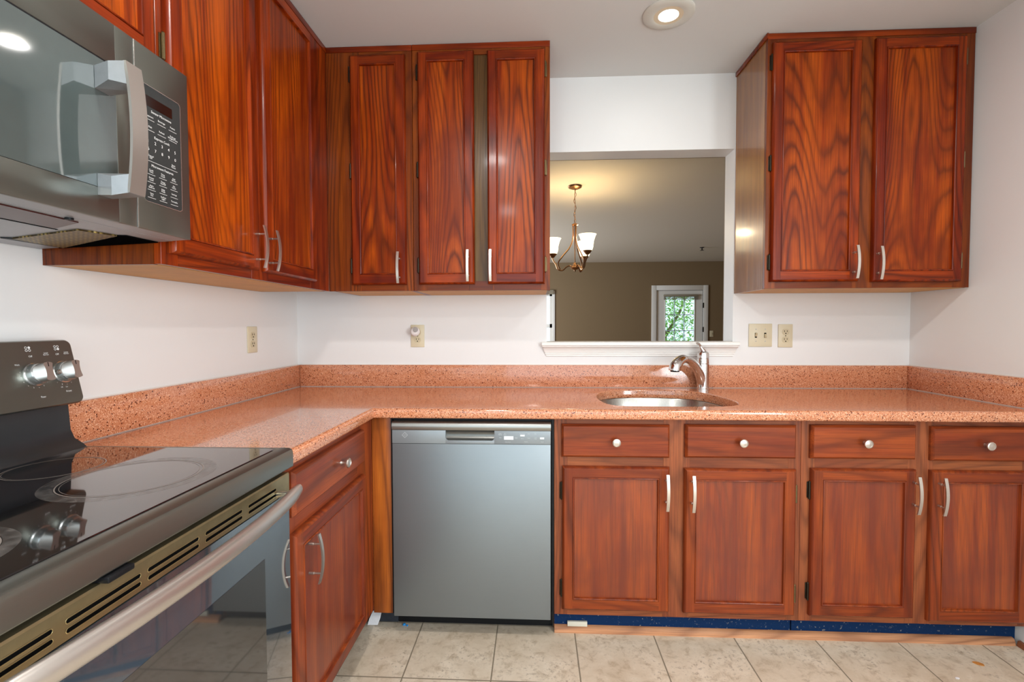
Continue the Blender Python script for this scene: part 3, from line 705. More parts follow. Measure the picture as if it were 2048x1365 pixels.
prof = [(r, ZC)] + [(r-r*math.sin(a), ZC-r+r*math.cos(a)) for a in [PI/2*k/5 for k in range(1, 6)]] + [(0, ZT+0.006), (0.002, ZT+0.002), (0.006, ZT), (0.30, ZT)]
def path(d, z): return [(WX-0.002, YFc+d, z), (XL-d, YFc+d, z), (XL-d, YEND, z)]
b.strip([path(d, z) for d, z in prof], closed=False, smooth=True)
# top face with the sink cut-out
outer = [(WX-0.002, YFc+r), (XL-r, YFc+r), (XL-r, YEND), (0.002, YEND), (0.002, -0.002), (WX-0.002, -0.002)]
top = bmesh.new(); ho = offset(hole, 0.005); es = []
for loop in (outer, ho):
    vs = [top.verts.new((x, y, ZC)) for x, y in loop]
    for i in range(len(vs)): es.append(top.edges.new((vs[i], vs[(i+1) % len(vs)])))
bmesh.ops.triangle_fill(top, edges=es, use_beauty=True)
for f in top.faces:
    if f.normal.z < 0: f.normal_flip()
b.merge(top)
b.strip([[(x, y, ZC) for x, y in ho], [(x, y, ZC-0.0015) for x, y in offset(hole, 0.0015)], [(x, y, ZC-0.005) for x, y in hole], [(x, y, ZT) for x, y in hole]], smooth=True)
b.add([(0.002, YEND, ZT), (XL-0.012, YEND, ZT), (XL-0.012, YEND, ZC), (0.002, YEND, ZC)], [(0, 1, 2, 3)])
wt = b.build('worktop', m_quartz, ct, sharp=50, fix=False)
c_ = 0.0035
def splash(label, body, bead, cap):
    t = thing('backsplash', label, 'backsplash', (0, 0, 0))
    b = MB(); b.box(*body, 0.0015); b.build('slab', m_quartz, t)
    b = MB(); b.prism(*bead); b.build('caulk_line', m_caulk, t)
    b = MB(); b.box(*cap); b.build('top_caulk', m_white_caulk, t)
splash('long pink speckled quartz backsplash strip behind the sink', (0.0205, WX-0.022, -0.020, -0.0005, ZC+0.0006, ZB),
       ([(-0.020-c_, ZC+0.0004), (-0.020, ZC+0.0004), (-0.020, ZC+c_)], 'x', 0.025, WX-0.026), (0.022, WX-0.023, -0.005, -0.0003, ZB, ZB+0.003))
splash('pink speckled quartz backsplash strip on the left wall beside the range', (0.0005, 0.020, YEND, -0.0005, ZC+0.0006, ZB),
       ([(0.020, ZC+0.0004), (0.020+c_, ZC+0.0004), (0.020, ZC+c_)], 'y', YEND, -0.024), (0.0003, 0.004, YEND, -0.006, ZB, ZB+0.003))
splash('short pink speckled quartz backsplash strip on the right wall', (WX-0.0215, WX-0.0005, YFc+0.004, -0.0005, ZC+0.0006, ZB),
       ([(WX-0.0215, ZC+0.0004), (WX-0.0215-c_, ZC+0.0004), (WX-0.0215, ZC+c_)], 'y', YFc+0.01, -0.024), (WX-0.005, WX-0.0003, YFc+0.01, -0.006, ZB, ZB+0.003))

# ------------------------------------------------------------------ sink and tap
t = thing('sink', 'stainless undermount sink bowl set in the pink worktop', 'sink', (0, 0, 0))
b = MB(); lo = offset(hole, 0.006); li = offset(hole, -0.004)
fl = offset(hole, 0.02); Z = ZT-0.0012
b.strip([[(x, y, Z) for x, y in fl], [(x, y, Z) for x, y in li], [(x, y, Z-0.003) for x, y in offset(hole, -0.006)], [(x, y, Z-0.12) for x, y in offset(hole, -0.010)], [(x, y, Z-0.165) for x, y in offset(hole, -0.022)], [(x, y, Z-0.178) for x, y in offset(hole, -0.05)]], smooth=True)
cc = (1.79, -0.33)
inner = offset(hole, -0.05)
b.strip([[(x, y, Z-0.178) for x, y in inner], [(cc[0]+(x-cc[0])*0.2, cc[1]+(y-cc[1])*0.2, Z-0.182) for x, y in inner]], smooth=True)
b.build('bowl', m_sink, t, fix=False)
b = MB(); b.lathe([(0.062, 0.002), (0.060, 0.006), (0.046, 0.004), (0.040, -0.010), (0.0, -0.012)], (cc[0], cc[1], Z-0.186)); b.build('drain', m_chrome, t)

FX, FY = 2.057, -0.064
t = thing('faucet', 'chrome single-lever pull-out kitchen faucet behind the sink', 'faucet', (FX, FY, ZC+0.0003))
b = MB(); b.lathe([(r_*1.10, h_) for r_, h_ in [(0.0275, 0.0), (0.0275, 0.004), (0.0262, 0.006), (0.0266, 0.06), (0.0262, 0.125), (0.0252, 0.1265), (0.0262, 0.128), (0.0262, 0.150), (0.0247, 0.1515), (0.0262, 0.153), (0.0262, 0.168), (0.0235, 0.180), (0.014, 0.188), (0.0, 0.190)]], seg=36)
bd = b.build('body', m_chrome, t)
def sm(pp, k=6):
    out = []
    for i in range(len(pp)-1):
        p0, p1, p2, p3 = [Vector(pp[max(0, min(len(pp)-1, j))]) for j in (i-1, i, i+1, i+2)]
        for s_ in range(k):
            u = s_/k; out.append(0.5*((2*p1)+(-p0+p2)*u+(2*p0-5*p1+4*p2-p3)*u*u+(-p0+3*p1-3*p2+p3)*u**3))
    out.append(Vector(pp[-1])); return out
def along(q, z): return (-q*0.80, -q*0.60, z)
sp = sm([along(0.0, 0.022), along(0.014, 0.052), along(0.038, 0.090), along(0.068, 0.122), along(0.104, 0.145), along(0.135, 0.153), along(0.150, 0.154)])
n = len(sp); rr = [0.0262 - 0.0088*min(1, i/(n*0.75)) for i in range(n)]
b = MB(); b.tube(sp, rr, 20); b.build('spout', m_chrome, t)
hp = sm([along(0.146, 0.155), along(0.165, 0.153), along(0.188, 0.144), along(0.208, 0.127), along(0.214, 0.112), along(0.215, 0.104)])
n = len(hp); hr = [0.0175, *[0.0185 + 0.0090*min(1, i/(n*0.6)) for i in range(1, n)]]
b = MB(); b.tube(hp, hr, 22); hd = b.build('spray_head', m_chrome, t)
b = MB(); b.lathe([(0.0, 0.0), (0.020, 0.0), (0.021, 0.004), (0.018, 0.008)], (along(0.215, 0.094)[0], along(0.215, 0.094)[1], 0.098)); b.build('spray_nozzle', m_black, hd)
b = MB(); lp = sm([(0.004, 0.0, 0.172), (-0.002, -0.002, 0.188), (-0.012, -0.006, 0.203), (-0.020, -0.010, 0.217), (-0.030, -0.016, 0.224), (-0.036, -0.020, 0.225)])
n = len(lp); b.tube(lp, [0.022 - 0.0145*min(1, i/(n*0.5)) for i in range(n)], 16, flat=0.8); b.build('lever', m_chrome, t)

# ------------------------------------------------------------------ wall plates
def slots(b, x, z, y):
    b.box(x-0.0075, x-0.0053, y-0.0006, y+0.001, z-0.001, z+0.0075); b.box(x+0.0053, x+0.0075, y-0.0006, y+0.001, z, z+0.007)
    b.lathe([(0.0028, 0), (0.0028, 0.0008)], (x, y, z-0.0075), (0, -1, 0), 10)
def outlet(label, loc, rz=0):
    t = thing('outlet', label, 'outlet', loc, rz)
    b = MB(); b.box(-0.035, 0.035, -0.006, -0.0003, -0.0573, 0.0573, 0.0022); b.build('plate', m_ivory, t)
    for s_ in (-1, 1):
        b = MB(); pts = []
        for k in range(32):
            a = 2*PI*k/32; pts.append((0.0172*math.cos(a), max(-0.0143, min(0.0143, 0.0172*math.sin(a)))+s_*0.0195))
        b.prism(pts, 'y', -0.0078, -0.004); rc = b.build('receptacle', m_ivory2, t)
        b = MB(); slots(b, 0, s_*0.0195, -0.0080); b.build('slots', m_dark, rc)
    b = MB(); b.lathe([(0.003, 0.006), (0.003, 0.0072), (0, 0.0076)], (0, 0, 0), (0, -1, 0), 12); b.build('screw', m_brass, t)
    return t
outlet('ivory double outlet on the right, next to the switch plate', (2.4765, 0, 1.164))
outlet('ivory double outlet on the back wall with a night light plugged in', (0.6345, 0, 1.166))
outlet('ivory double outlet on the left wall above the backsplash', (0, -0.406, 1.160), PI/2)
t = thing('switch_plate', 'wide ivory double toggle switch plate right of the pass-through', 'light switch', (2.3555, 0, 1.167))
b = MB(); b.box(-0.0565, 0.0565, -0.006, -0.0003, -0.0573, 0.0573, 0.0022); b.build('plate', m_ivory, t)
for x, dn in ((-0.0225, 1), (0.0225, -1)):
    b = MB(); b.box(x-0.0052, x+0.0052, -0.0066, -0.005, -0.0122, 0.0122); b.build('toggle_slot', m_dark, t)
    b = MB(); b.prism([(-0.005, dn*-0.009), (-0.016, dn*0.008), (-0.013, dn*0.0115), (-0.005, dn*0.010)], 'x', x-0.0042, x+0.0042); b.build('toggle', m_ivory2, t)
b = MB()
for x in (-0.0225, 0.0225):
    for z in (-0.030, 0.030): b.lathe([(0.0028, 0.006), (0.0028, 0.007), (0, 0.0074)], (x, 0, z), (0, -1, 0), 10)
b.build('screws', simple('dull_screw', (0.45, 0.42, 0.38), 0.4, 0.6), t)
t = thing('night_light', 'small round white plug-in night light on the back wall outlet', 'night light', (0.628, -0.0085, 1.189))
b = MB(); ax = (0.18, -1, 0.22)
b.lathe([(0.010, 0.0), (0.018, 0.004), (0.0235, 0.014), (0.0245, 0.022), (0.0225, 0.031), (0.0165, 0.038), (0.0135, 0.040)], (0, 0, 0), (0, -1, 0.0), 32)
bd = b.build('body', simple('white_plastic', (0.80, 0.77, 0.76), 0.35), t)
b = MB(); b.lathe([(0.0135, 0.0385), (0.0125, 0.0405), (0.0, 0.0415)], (0.002, 0, 0.0035), (0.10, -1, 0.16), 28); b.build('sensor_face', simple('grey_sensor', (0.36, 0.33, 0.31), 0.4), bd)

# ------------------------------------------------------------------ dishwasher
t = thing('dishwasher', 'grey stainless built-in dishwasher with pocket handle', 'dishwasher', (0, 0, 0))
x0, x1 = 0.6875, 1.2975; ydw = -0.632
b = MB(); b.box(0.680, 1.309, YB+0.02, -0.02, 0.10, 0.856); b.box(0.6765, 0.6825, YB-0.002, YB+0.02, 0.084, 0.860); b.box(1.3035, 1.3105, YB-0.002, YB+0.02, 0.060, 0.860); b.box(0.6825, 1.3035, YB+0.012, YB+0.02, 0.098, 0.860)
b.build('tub', m_black, t)
b = MB(); b.box(x0, x1, ydw, YB+0.011, 0.085, 0.765, 0.002); b.build('door', m_dwsteel, t)
b = MB(); px0, px1, pz0 = 0.895, 1.083, 0.779
# control fascia around the pocket
b.box(x0, px0, ydw, YB+0.011, 0.766, 0.817, 0.0008); b.box(px1, x1, ydw, YB+0.011, 0.766, 0.817, 0.0008); b.box(px0, px1, ydw, YB+0.011, 0.766, pz0, 0.0008)
co = 0.012
for sx, xx in ((1, px0), (-1, px1)):
    pts = [(xx, pz0)] + [(xx+sx*(co-co*math.cos(a)), pz0+co-co*math.sin(a)) for a in [PI/2*k/5 for k in range(6)]]
    b.prism(pts, 'y', ydw+0.0003, YB+0.011)
cf = b.build('control_fascia', m_dwpanel, t)
b = MB(); ys = [0.0, 0.008, 0.014, 0.017, 0.016, 0.012, 0.004]
zz = [pz0, pz0+0.003, pz0+0.009, pz0+0.018, pz0+0.027, pz0+0.034, pz0+0.039]
b.strip([[(px0, ydw+y, z), (px1, ydw+y, z)] for y, z in zip(ys, zz)], closed=False, smooth=True); b.build('pocket_handle', simple('pocket_steel', (0.15, 0.15, 0.14), 0.3, 0.8), cf)
b = MB(); N = 8; pts = [(YB+0.011, 0.8185)] + [(ydw-0.004*math.sin(PI*k/N)-0.001*(1-k/N), 0.8185+0.0275*k/N) for k in range(N+1)] + [(ydw+0.006, 0.8495), (YB+0.011, 0.8495)]
b.prism(pts, 'x', x0-0.001, x1+0.001, smooth=True); b.build('top_bar', m_dwbar, t, sharp=35)
b = MB(); b.box(0.678, 1.308, -0.534, -0.524, 0.001, 0.099); b.box(0.69, 1.30, -0.5235, -0.10, 0.02, 0.099); b.build('kick_panel', m_black, t)
# keypad marks and emblem on the fascia
b = MB(); yy = ydw-0.0006
def T(s_, x, z, size): b.text(s_, size, frame((x, yy, z), (1, 0, 0), (0, 0, 1)))
for s_, x, z in (('Cycles', 1.105, 0.8065), ('Normal', 1.105, 0.802), ('Dry', 1.124, 0.8065), ('Boost', 1.124, 0.802), ('Start', 1.106, 0.791), ('Delay Hours', 1.135, 0.7745), ('Heavy', 1.166, 0.7925), ('Wash', 1.166, 0.7885), ('Wash Temp', 1.190, 0.8065), ('Boost', 1.190, 0.788), ('Options', 1.204, 0.776), ('Rinse', 1.215, 0.8065), ('Steam', 1.215, 0.790), ('Dry', 1.240, 0.8065), ('Lock', 1.240, 0.792), ('Hold', 1.240, 0.787), ('Reset', 1.266, 0.776)):
    T(s_, x, z, 0.0042)
b.build('lettering', simple('pale_grey_print', (0.62, 0.65, 0.67), 0.5), cf)
b = MB()
for xa, xb, za, zb in ((1.120, 1.156, 0.783, 0.797), (1.182, 1.199, 0.7965, 0.803), (1.257, 1.273, 0.786, 0.7935)): b.box(xa, xb, yy, ydw+0.0005, za, zb)
b.build('indicator_windows', simple('pale_indicator', (0.66, 0.68, 0.70), 0.4), cf)
b = MB(); c0 = (0.737, 0.798)
for k in range(4):
    a = PI/4+k*PI/2+PI/4; p = [(c0[0]+q*math.cos(a+da), c0[1]+q*math.sin(a+da)) for q, da in ((0.012, 0), (0.0092, 0))]
    a2 = a+PI/2; p2 = [(c0[0]+q*math.cos(a2), c0[1]+q*math.sin(a2)) for q in (0.0092, 0.012)]
    b.prism([p[0], p[1], p2[0], p2[1]], 'y', yy, ydw+0.0004)
    m_ = [(c0[0]+q*math.cos(a), c0[1]+q*math.sin(a)) for q in (0.0048, 0.0034)]; m2 = [(c0[0]+q*math.cos(a2), c0[1]+q*math.sin(a2)) for q in (0.0034, 0.0048)]
    b.prism([m_[0], m_[1], m2[0], m2[1]], 'y', yy, ydw+0.0004)
b.build('emblem', simple('emblem_grey', (0.50, 0.52, 0.54), 0.3, 0.5), cf)

# ------------------------------------------------------------------ range
RY0, RY1 = -2.047, -1.2865; RX = 0.636; RZt = 0.915
rg = thing('range', 'freestanding dark stainless electric range with black glass cooktop', 'range', (0, 0, 0))
b = MB(); b.box(0.03, 0.596, RY0, RY1, 0.03, 0.868, 0.002); b.box(0.597, 0.609, RY0+0.004, RY1-0.004, 0.80, 0.868)
for x in (0.08, 0.55):
    for y in (RY0+0.05, RY1-0.05): b.lathe([(0.018, 0), (0.018, 0.03)], (x, y, 0), seg=12)
b.build('body', m_black, rg)
b = MB()
pr = [(0.60, 0.869), (RX-0.001, 0.869), (RX, 0.871), (RX, 0.905), (RX-0.003, 0.912), (RX-0.010, 0.9152), (RX-0.030, 0.9158), (0.600, 0.9150)]
b.prism(pr, 'y', RY0, RY1)
b.box(0.60, 0.094, RY0, RY0+0.022, 0.869, 0.915); b.box(0.60, 0.094, RY1-0.022, RY1, 0.869, 0.915); b.box(0.060, 0.094, RY0, RY1, 0.869, 0.916)
b.build('cooktop_frame', m_slate, rg, sharp=25)
b = MB()
def rrect(x0, x1, y0, y1, r, n=6):
    out = []
    for cx_, cy_, a0 in ((x1-r, y1-r, 0), (x0+r, y1-r, PI/2), (x0+r, y0+r, PI), (x1-r, y0+r, 3*PI/2)):
        for k in range(n+1): out.append((cx_+r*math.cos(a0+PI/2*k/n), cy_+r*math.sin(a0+PI/2*k/n)))
    return out
gl = rrect(0.110, 0.603, RY0+0.017, RY1-0.015, 0.022); gl2 = rrect(0.1125, 0.6005, RY0+0.0195, RY1-0.0175, 0.020)
b.strip([[(x, y, 0.905) for x, y in gl], [(x, y, 0.9164) for x, y in gl], [(x, y, 0.9172) for x, y in gl2]]); b.add([(x, y, 0.9172) for x, y in gl2], [tuple(range(len(gl2)))])
gt = b.build('glass_cooktop', m_glassblk, rg, sharp=30)
def annulus(r0, r1, c, z, n=64): return [[(c[0]+q*math.cos(2*PI*k/n), c[1]+q*math.sin(2*PI*k/n), z) for k in range(n)] for q in (r0, r1)]
for (c, r_, hz_) in (((0.435, -1.530), 0.118, 0.024), ((0.215, -1.480), 0.085, 0), ((0.420, -1.895), 0.105, 0.020), ((0.215, -1.87), 0.080, 0)):
    b = MB(); b.strip(annulus(r_-0.0022, r_, c, 0.9175)); b.strip(annulus(r_*0.94-0.0008, r_*0.94, c, 0.9175)); b.build('burner_ring', m_ring, gt, sharp=None)
    if hz_:
        b = MB(); b.strip(annulus(r_+0.001, r_+hz_, c, 0.9174)); o = b.build('burner_stain', m_stain, gt, sharp=None)
# oven door
b = MB(); dz = 0.806
b.box(0.610, 0.626, RY0+0.003, RY1-0.003, 0.170, dz-0.001, 0.002); od = b.build('oven_door', m_ovenglass, rg)
b = MB(); b.box(0.6262, 0.6266, -1.93, -1.402, 0.30, 0.690); b.build('oven_window', m_ovenwin, od)
b = MB(); slots_y = [(-1.460, -1.350), (-1.594, -1.482), (-1.727, -1.612), (-1.860, -1.741), (-1.985, -1.878)]
b.prism([(0.6095, 0.807), (0.6262, 0.807), (0.6262, 0.851), (0.6245, 0.8545), (0.6095, 0.8555)], 'y', RY0+0.003, RY1-0.003)
vt = b.build('vent_trim', m_gold, od, sharp=25); vt['label'] = 'heat-tinted golden vent strip along the door top'
b = MB()
for ya, yb in slots_y:
    for z in (0.832, 0.819):
        pts = [(yb-0.003+0.003*math.cos(a), z+0.003*math.sin(a)) for a in [-PI/2+PI*k/6 for k in range(7)]] + [(ya+0.003+0.003*math.cos(a), z+0.003*math.sin(a)) for a in [PI/2+PI*k/6 for k in range(7)]]
        b.prism(pts, 'x', 0.6255, 0.6266)
b.build('vent_slots', m_dark, vt)
b = MB()
for ya, yb in slots_y:
    for z in (0.832, 0.819):
        def ss(rr): return [(0.6266, yb-0.003+rr*math.cos(a), z+rr*math.sin(a)) for a in [-PI/2+PI*k/6 for k in range(7)]] + [(0.6266, ya+0.003+rr*math.cos(a), z+rr*math.sin(a)) for a in [PI/2+PI*k/6 for k in range(7)]]
        o2 = [(0.6272, y, zz_) for _, y, zz_ in ss(0.0036)]
        b.strip([ss(0.0030), o2, ss(0.0044)], smooth=True)
b.build('slot_rims', simple('slot_rim_gold', (0.50, 0.40, 0.20), 0.3, 0.9), vt, sharp=None)
b = MB(); b.box(0.610, 0.642, -1.813, -1.768, 0.857, 0.866, 0.002); b.build('latch', m_black, vt)
# bow handle
b = MB(); pts = []; N = 24
for k in range(N+1):
    u = -1+2*k/N; y = -1.6665+u*0.356; pts.append((0.655+0.034*(1-u*u)+0.008, y, 0.820))
b.tube(pts, [0.0125, 0.0165] + [0.0185]*(N-3) + [0.0165, 0.0125], 20, flat=0.62, up=(0, 0, 1))
oh = b.build('oven_handle', m_handle, od)
b = MB()
for y in (-1.345, -1.988): b.box(0.6263, 0.670, y-0.009, y+0.009, 0.811, 0.825, 0.003)
b.build('handle_bracket', m_pearl, oh)
b = MB(); b.box(0.600, 0.624, RY0+0.003, RY1-0.003, 0.035, 0.166, 0.002); b.build('storage_drawer', m_slate, rg)
# back guard
b = MB()
b.prism([(0.0305, 0.9165), (0.110, 0.9165), (0.100, 0.925), (0.078, 0.938), (0.068, 0.960), (0.063, 1.028), (0.0305, 1.028)], 'y', RY0+0.012, RY1-0.012, smooth=True)
b.build('guard_neck', m_backblk, rg, sharp=50)
sl_ = (0.098, 1.029, 0.062, 1.187)       # bottom x,z and top x,z of the sloping face
b = MB(); dy0, dy1, cr = RY0+0.001, RY1-0.000, 0.016
def face_pt(v, y, lift=0.0):
    x = sl_[0]+(sl_[2]-sl_[0])*v; z = sl_[1]+(sl_[3]-sl_[1])*v; nn = Vector((sl_[3]-sl_[1], 0, sl_[0]-sl_[2])).normalized()
    return Vector((x, y, z)) + nn*lift
H = math.hypot(sl_[0]-sl_[2], sl_[3]-sl_[1])
rl = rrect(0, H, dy0, dy1, cr)
f1 = [face_pt(h/H, y, -0.004) for h, y in rl]; rl2 = rrect(0.003, H-0.003, dy0+0.003, dy1-0.003, cr-0.003); f2 = [face_pt(h/H, y, 0) for h, y in rl2]
bk = [Vector((0.031+0.018*(1-h/H), y, p.z-0.002)) for (h, y), p in zip(rl, f1)]
b.strip([bk, f1, f2], smooth=True); b.add(f2, [tuple(range(len(f2)))]); b.add(bk, [tuple(range(len(bk)))])
gp = b.build('control_panel', m_slate, rg, sharp=50)
nn = Vector((sl_[3]-sl_[1], 0, sl_[0]-sl_[2])).normalized(); up_ = (face_pt(1, 0)-face_pt(0, 0)).normalized()
for ky in (-1.392, -1.3255, -1.99, -1.925):
    kc = face_pt(0.50, ky, 0.0)
    b = MB(); b.lathe([(0.0270, 0.0005), (0.0270, 0.004), (0.0250, 0.006), (0.0240, 0.018), (0.0224, 0.0205), (0.0, 0.0210)], kc, nn, 40)
    kb = b.build('knob', m_pearl, gp)
    # raised grip with concave flanks
    b = MB(); side = Vector((0, 1, 0)); dirg = up_
    lp0 = []; lp1 = []
    for k in range(32):
        a = 2*PI*k/32; u = math.cos(a)*0.0222; w = math.sin(a); hw = 0.0222*w; lim = 0.0078+0.0040*(u/0.0222)**2
        w2 = max(-lim, min(lim, hw)); lp0.append(kc+dirg*u+side*hw*0.98+nn*0.0206); lp1.append(kc+dirg*u*0.98+side*w2+nn*0.0385)
    b.strip([lp0, lp1], smooth=True); b.add(lp1, [tuple(range(32))]); b.build('grip', m_handle, kb, sharp=40)
    b = MB(); q = kc+up_*0.016+nn*0.0388; b.add([q-side*0.0009-up_*0.005, q+side*0.0009-up_*0.005, q+side*0.0009+up_*0.005, q-side*0.0009+up_*0.005], [(0, 1, 2, 3)]); b.build('pointer', m_dark, kb, sharp=None)
b = MB()
def PT(s_, v, y, size): b.text(s_, size, frame(face_pt(v, y, 0.0006), (0, 1, 0), up_))
def ringmark(v, y, filled, r_=0.0029):
    c_ = face_pt(v, y, 0.0006); lo_ = []
    for q in ((0.0001 if filled else r_*0.68), r_): lo_.append([c_+Vector((0, 1, 0))*q*math.cos(2*PI*k/16)+up_*q*math.sin(2*PI*k/16) for k in range(16)])
    b.strip(lo_)
for ky, fil in ((-1.392, 1), (-1.3255, 3)):
    for i, (dv, dy) in enumerate(((0.895, -0.0035), (0.895, 0.0035), (0.855, -0.0035), (0.855, 0.0035))): ringmark(dv, ky+dy-0.002, i == fil)
PT('Off', 0.765, -1.392, 0.0062); PT('Melt', 0.655, -1.4245, 0.0055); PT('Rear', 0.165, -1.385, 0.0062)
PT('Small\nBurner', 0.790, -1.3555, 0.0048); PT('Off', 0.775, -1.329, 0.0062); PT('Large\nBurner', 0.790, -1.306, 0.0048); PT('Front', 0.200, -1.3225, 0.0062)
PT('Hi', 0.27, -1.337, 0.005); PT('Lo', 0.27, -1.325, 0.005)
for ky in (-1.392, -1.3255):
    for k in range(9):
        a = math.radians(165+k*22); q = 0.0315; c_ = (math.cos(a)*q, math.sin(a)*q)
        if k in (2, 4, 6): PT(str(3+k//2), 0.5+c_[1]/H, ky+c_[0], 0.0045)
        else: ringmark(0.5+c_[1]/H, ky+c_[0], True, 0.0007)
b.build('lettering', m_letter, gp, sharp=None)

# ------------------------------------------------------------------ microwave
MX, MZ0, MZ1, MY1, MY0 = 0.395, 1.431, 1.8265, -1.2995, -2.059
mw = thing('microwave', 'over-the-range slate steel microwave with curved handle', 'microwave', (0, 0, 0))
def zu(x, d=0.0): return 1.413+0.045*x+d
b = MB(); b.prism([(0.002, zu(0.002, 0.006)), (0.350, zu(0.350, 0.006)), (0.350, MZ1-0.004), (0.002, MZ1-0.004)], 'y', MY0, MY1); b.build('housing', m_black, mw)
b = MB(); gy0, gy1, gz0_, gz1_ = -2.02, -1.502, 1.4905, 1.7435; ys_ = -1.4565
xf = MX
b.box(0.3505, xf, MY0, gy0, MZ0, MZ1, 0.0015); b.box(0.3505, xf, gy1, ys_, MZ0, MZ1, 0.0015); b.box(0.3505, xf, gy0-0.001, gy1+0.001, MZ0, gz0_, 0.0015); b.box(0.3505, xf, gy0-0.001, gy1+0.001, gz1_, MZ1, 0.0015)
md = b.build('door', m_slate, mw)
b = MB(); b.box(0.36, xf-0.0006, gy0-0.0005, gy1+0.0005, gz0_+0.0005, gz1_-0.0025); b.build('door_glass', m_mwglass, md)
b = MB(); b.box(0.36, xf-0.0004, gy0, gy1, gz1_-0.0024, gz1_); b.build('glass_gasket', m_black, md)
# handle: D-shaped bow seen from its side
b = MB(); hy0, hy1 = -1.551, -1.514
def bow(z): return MX+0.0755-0.010*((z-1.601)/0.125)**2*1.0
zs = [1.478+(1.728-1.478)*k/20 for k in range(21)]
out_ = [(bow(z), z) for z in zs]; inn = [(bow(z)-0.0055, z) for z in zs]
b.prism([(x, z) for x, z in out_]+[(x, z) for x, z in reversed(inn)], 'y', hy0, hy1, smooth=True)
hn = b.build('handle', m_handle, md, sharp=40)
for dr in (1, -1):
    if dr > 0: zo = (1.7215, 1.7255, 1.7275); zi = (1.678, 1.690, 1.684)
    else: zo = (1.4745, 1.4715, 1.4775); zi = (1.516, 1.508, 1.513)
    pl = [(MX, hy0+0.002), (MX+0.034, hy0-0.005), (bow(1.70)-0.0045, hy0+0.0005), (bow(1.70)-0.0045, hy1-0.003), (MX, hy1-0.003)]
    z_o = [zo[0], zo[1], zo[2], zo[2], zo[0]]; z_i = [zi[0], zi[1], zi[2], zi[2], zi[0]]
    b = MB(); b.strip([[(x, y, z) for (x, y), z in zip(pl, z_o)], [(x, y, z) for (x, y), z in zip(pl, z_i)]])
    for zz_ in (z_o, z_i): b.add([(x, y, z) for (x, y), z in zip(pl, zz_)], [(0, 1, 2, 3), (0, 3, 4)])
    b.build('handle_mount', m_mount, hn, sharp=10)
# control side
b = MB(); b.box(0.3505, xf, ys_+0.0025, MY1, MZ0, MZ1, 0.0015); cs = b.build('control_side', m_slate, mw)
b = MB(); b.box(0.352, xf+0.0006, ys_+0.0002, ys_+0.0023, MZ0+0.001, MZ1-0.001); b.build('seam_strip', m_pearl, mw)
b = MB(); pl_ = rrect(0, 0.1105, 0, 0.252, 0.008)
PY0, PZ0 = -1.4385, 1.4935
b.prism([(PY0+u, PZ0+v) for u, v in pl_], 'x', xf-0.001, xf+0.0010); kp = b.build('keypad', m_panel, cs, sharp=30)
b = MB(); o_ = rrect(-0.0002, 0.1120, -0.0012, 0.2532, 0.009); i_ = rrect(0, 0.1105, 0, 0.252, 0.008)
b.strip([[(xf+0.0003, PY0+u, PZ0+v) for u, v in o_], [(xf+0.0014, PY0+u, PZ0+v) for u, v in o_], [(xf+0.0014, PY0+u, PZ0+v) for u, v in i_]]); b.build('panel_rim', m_pearl, kp, sharp=None)
b = MB(); b.box(xf+0.0010, xf+0.0013, -1.430, -1.353, 1.701, 1.7235); b.build('display', m_display, kp)
b = MB(); xx = xf+0.0013
def MT(s_, y, z, size=0.0056): b.text(s_, size, frame((xx, y, z), (0, 1, 0), (0, 0, 1)))
def ln(y, z, w=0.012): b.box(xx-0.0001, xx+0.0001, y-w, y+w, z-0.0003, z+0.0003)
C1, C2, C3 = -1.4185, -1.3855, -1.3525
MT('Sensor Microwave', -1.3855, 1.692, 0.0078)
for s_, y, z in (('Popcorn', C1, 1.680), ('Beverage', C2, 1.680), ('Potato', C3, 1.680), ('Melt', C1, 1.657), ('Reheat', C2, 1.657), ('Defrost\nWeight/Time', C3, 1.657)):
    MT(s_, y, z); ln(y, z-0.0075)
MT('Express Cook', -1.3855, 1.638, 0.0078)
for k, s_ in enumerate('12345'): MT(s_, -1.4245+k*0.0195, 1.6255, 0.0095)
for k, s_ in enumerate('67890'): MT(s_, -1.4245+k*0.0195, 1.6085, 0.0095)
MT('Cancel\nOff', C1, 1.592); MT('Start\nPause', C3, 1.592); ln(-1.3855, 1.5825, 0.045)
MT('Microwave Features', -1.3855, 1.574, 0.0078)
for r_i, (zz_, row) in enumerate(((1.561, ('Cook\nTime', 'Time\nCook', 'Add\n30 Sec')), (1.544, ('Power\nLevel', 'Timer\nOn/Off', 'Set\nClock')), (1.527, ('Auto\nDefrost', 'Help\nMute', 'Settings')), (1.510, ('Vent\nFan', 'Surface\nLight', 'Turntable')))):
    for y, s_ in zip((C1, C2, C3), row): MT(s_, y, zz_, 0.0052); ln(y, zz_-0.0075, 0.011)
b.build('lettering', m_letter, kp, sharp=None)
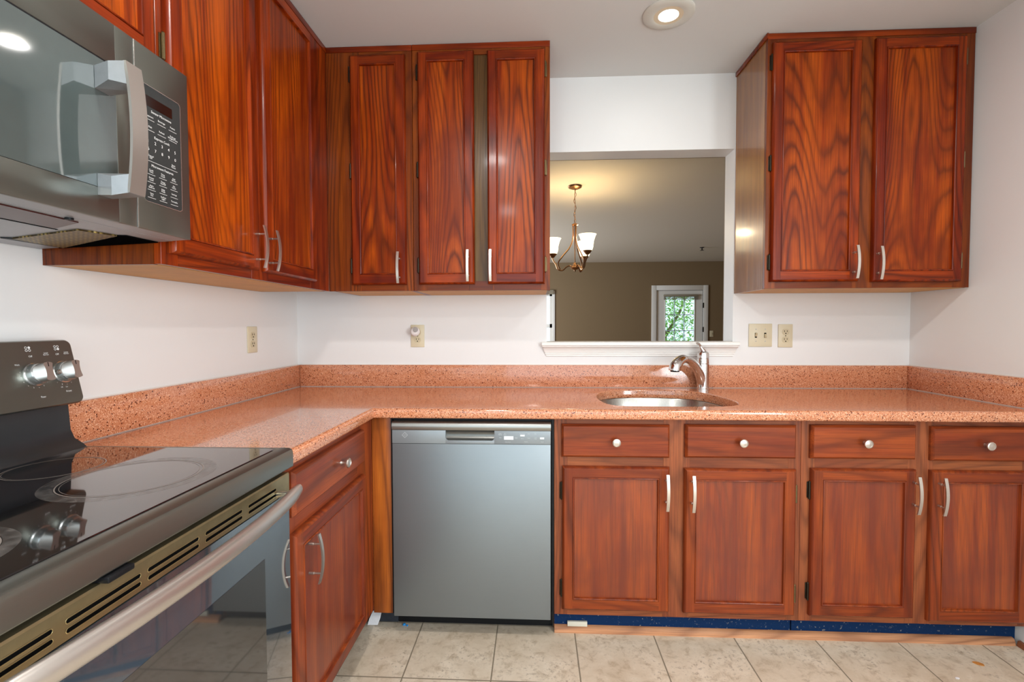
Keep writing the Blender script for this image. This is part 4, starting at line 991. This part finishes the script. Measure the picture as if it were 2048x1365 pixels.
# underside
def slab(poly, d0, d1):
    """plate hanging parallel to the sloping underside"""
    b = MB(); n = len(poly)
    vs = [(x, y, zu(x, d0)) for x, y in poly] + [(x, y, zu(x, d1)) for x, y in poly]
    b.add(vs, [tuple(range(n-1, -1, -1)), tuple(range(n, 2*n))] + [(i, (i+1) % n, n+(i+1) % n, n+i) for i in range(n)]); return b
def rc(x0, x1, y0, y1): return [(x0, y0), (x1, y0), (x1, y1), (x0, y1)]
us = slab(rc(0.004, 0.350, MY0+0.002, MY1-0.002), 0.0, 0.0057).build('underside', m_greyp, mw)
slab(rc(0.350, MX-0.002, MY0+0.002, MY1-0.003), 0.0005, 0.004).build('front_lip', m_greyp, us)
slab([(0.250, -2.0), (0.345, -2.0), (0.333, -1.528), (0.250, -1.496)], -0.0025, -0.0002).build('lamp_cover', m_burg, us)
slab([(0.296, -1.400), (0.278, -1.474), (0.086, -1.434), (0.078, -1.312)], -0.0035, -0.0002).build('grease_filter', m_filter, us)
b = slab([(0.060, -1.306), (0.078, -1.3118), (0.296, -1.3998), (0.312, -1.392), (0.315, -1.304)], -0.0025, -0.0002); b.build('filter_opening', m_dark, us)
slab([(0.072, -1.306), (0.078, -1.3118), (0.086, -1.434), (0.070, -1.445)], -0.0030, -0.0002).build('filter_frame', m_black, us)
vp_ = slab(rc(0.100, 0.236, -1.95, -1.482), -0.002, -0.0002).build('vent_plate', m_greyp, us)
slab(rc(0.097, 0.239, -1.955, -1.479), -0.0010, -0.0001).build('vent_gap', m_dark, us)
slab([(0.14, -1.93), (0.215, -1.93), (0.205, -1.62), (0.150, -1.56)], -0.0026, -0.0021).build('vent_slot', m_dark, vp_)
b = MB(); b.lathe([(0.007, 0), (0.007, -0.004), (0, -0.005)], (0.345, -1.559, zu(0.345)), seg=14); b.build('screw', m_black, us)

# ------------------------------------------------------------------ floor debris
b = MB(); pts = [(0.016*math.cos(a)*(1 if k % 2 else 0.85), 0.008*math.sin(a)) for k, a in enumerate([2*PI*i/10 for i in range(10)])]
b.prism([(2.826+x*0.95+y*0.4, -0.683+y-x*0.5) for x, y in pts], 'z', 0.0005, 0.003); tag(b.build('leaf_fragment', simple('orange_leaf', (0.50, 0.20, 0.04), 0.6)), 'tiny orange leaf fragment on the tile near the right corner', 'leaf')
b = MB(); b.prism([(2.689+0.007*math.cos(2*PI*k/9), -0.76+0.004*math.sin(2*PI*k/9)) for k in range(9)], 'z', 0.0005, 0.0025); tag(b.build('paint_chip', m_paper), 'tiny white paint chip on the floor tile at the right', 'paint chip')
b = MB(); b.lathe([(0.0, 0), (0.006, 0.001), (0.007, 0.004), (0.004, 0.008), (0, 0.009)], (0.706, -0.556, 0.0), seg=9); b.lathe([(0, 0), (0.004, 0.001), (0.004, 0.004), (0, 0.006)], (0.719, -0.560, 0.0), seg=7)
tag(b.build('plastic_bit', simple('bright_blue_plastic', (0.01, 0.25, 0.65), 0.4)), 'tiny bright blue plastic bit under the dishwasher left end', 'debris')
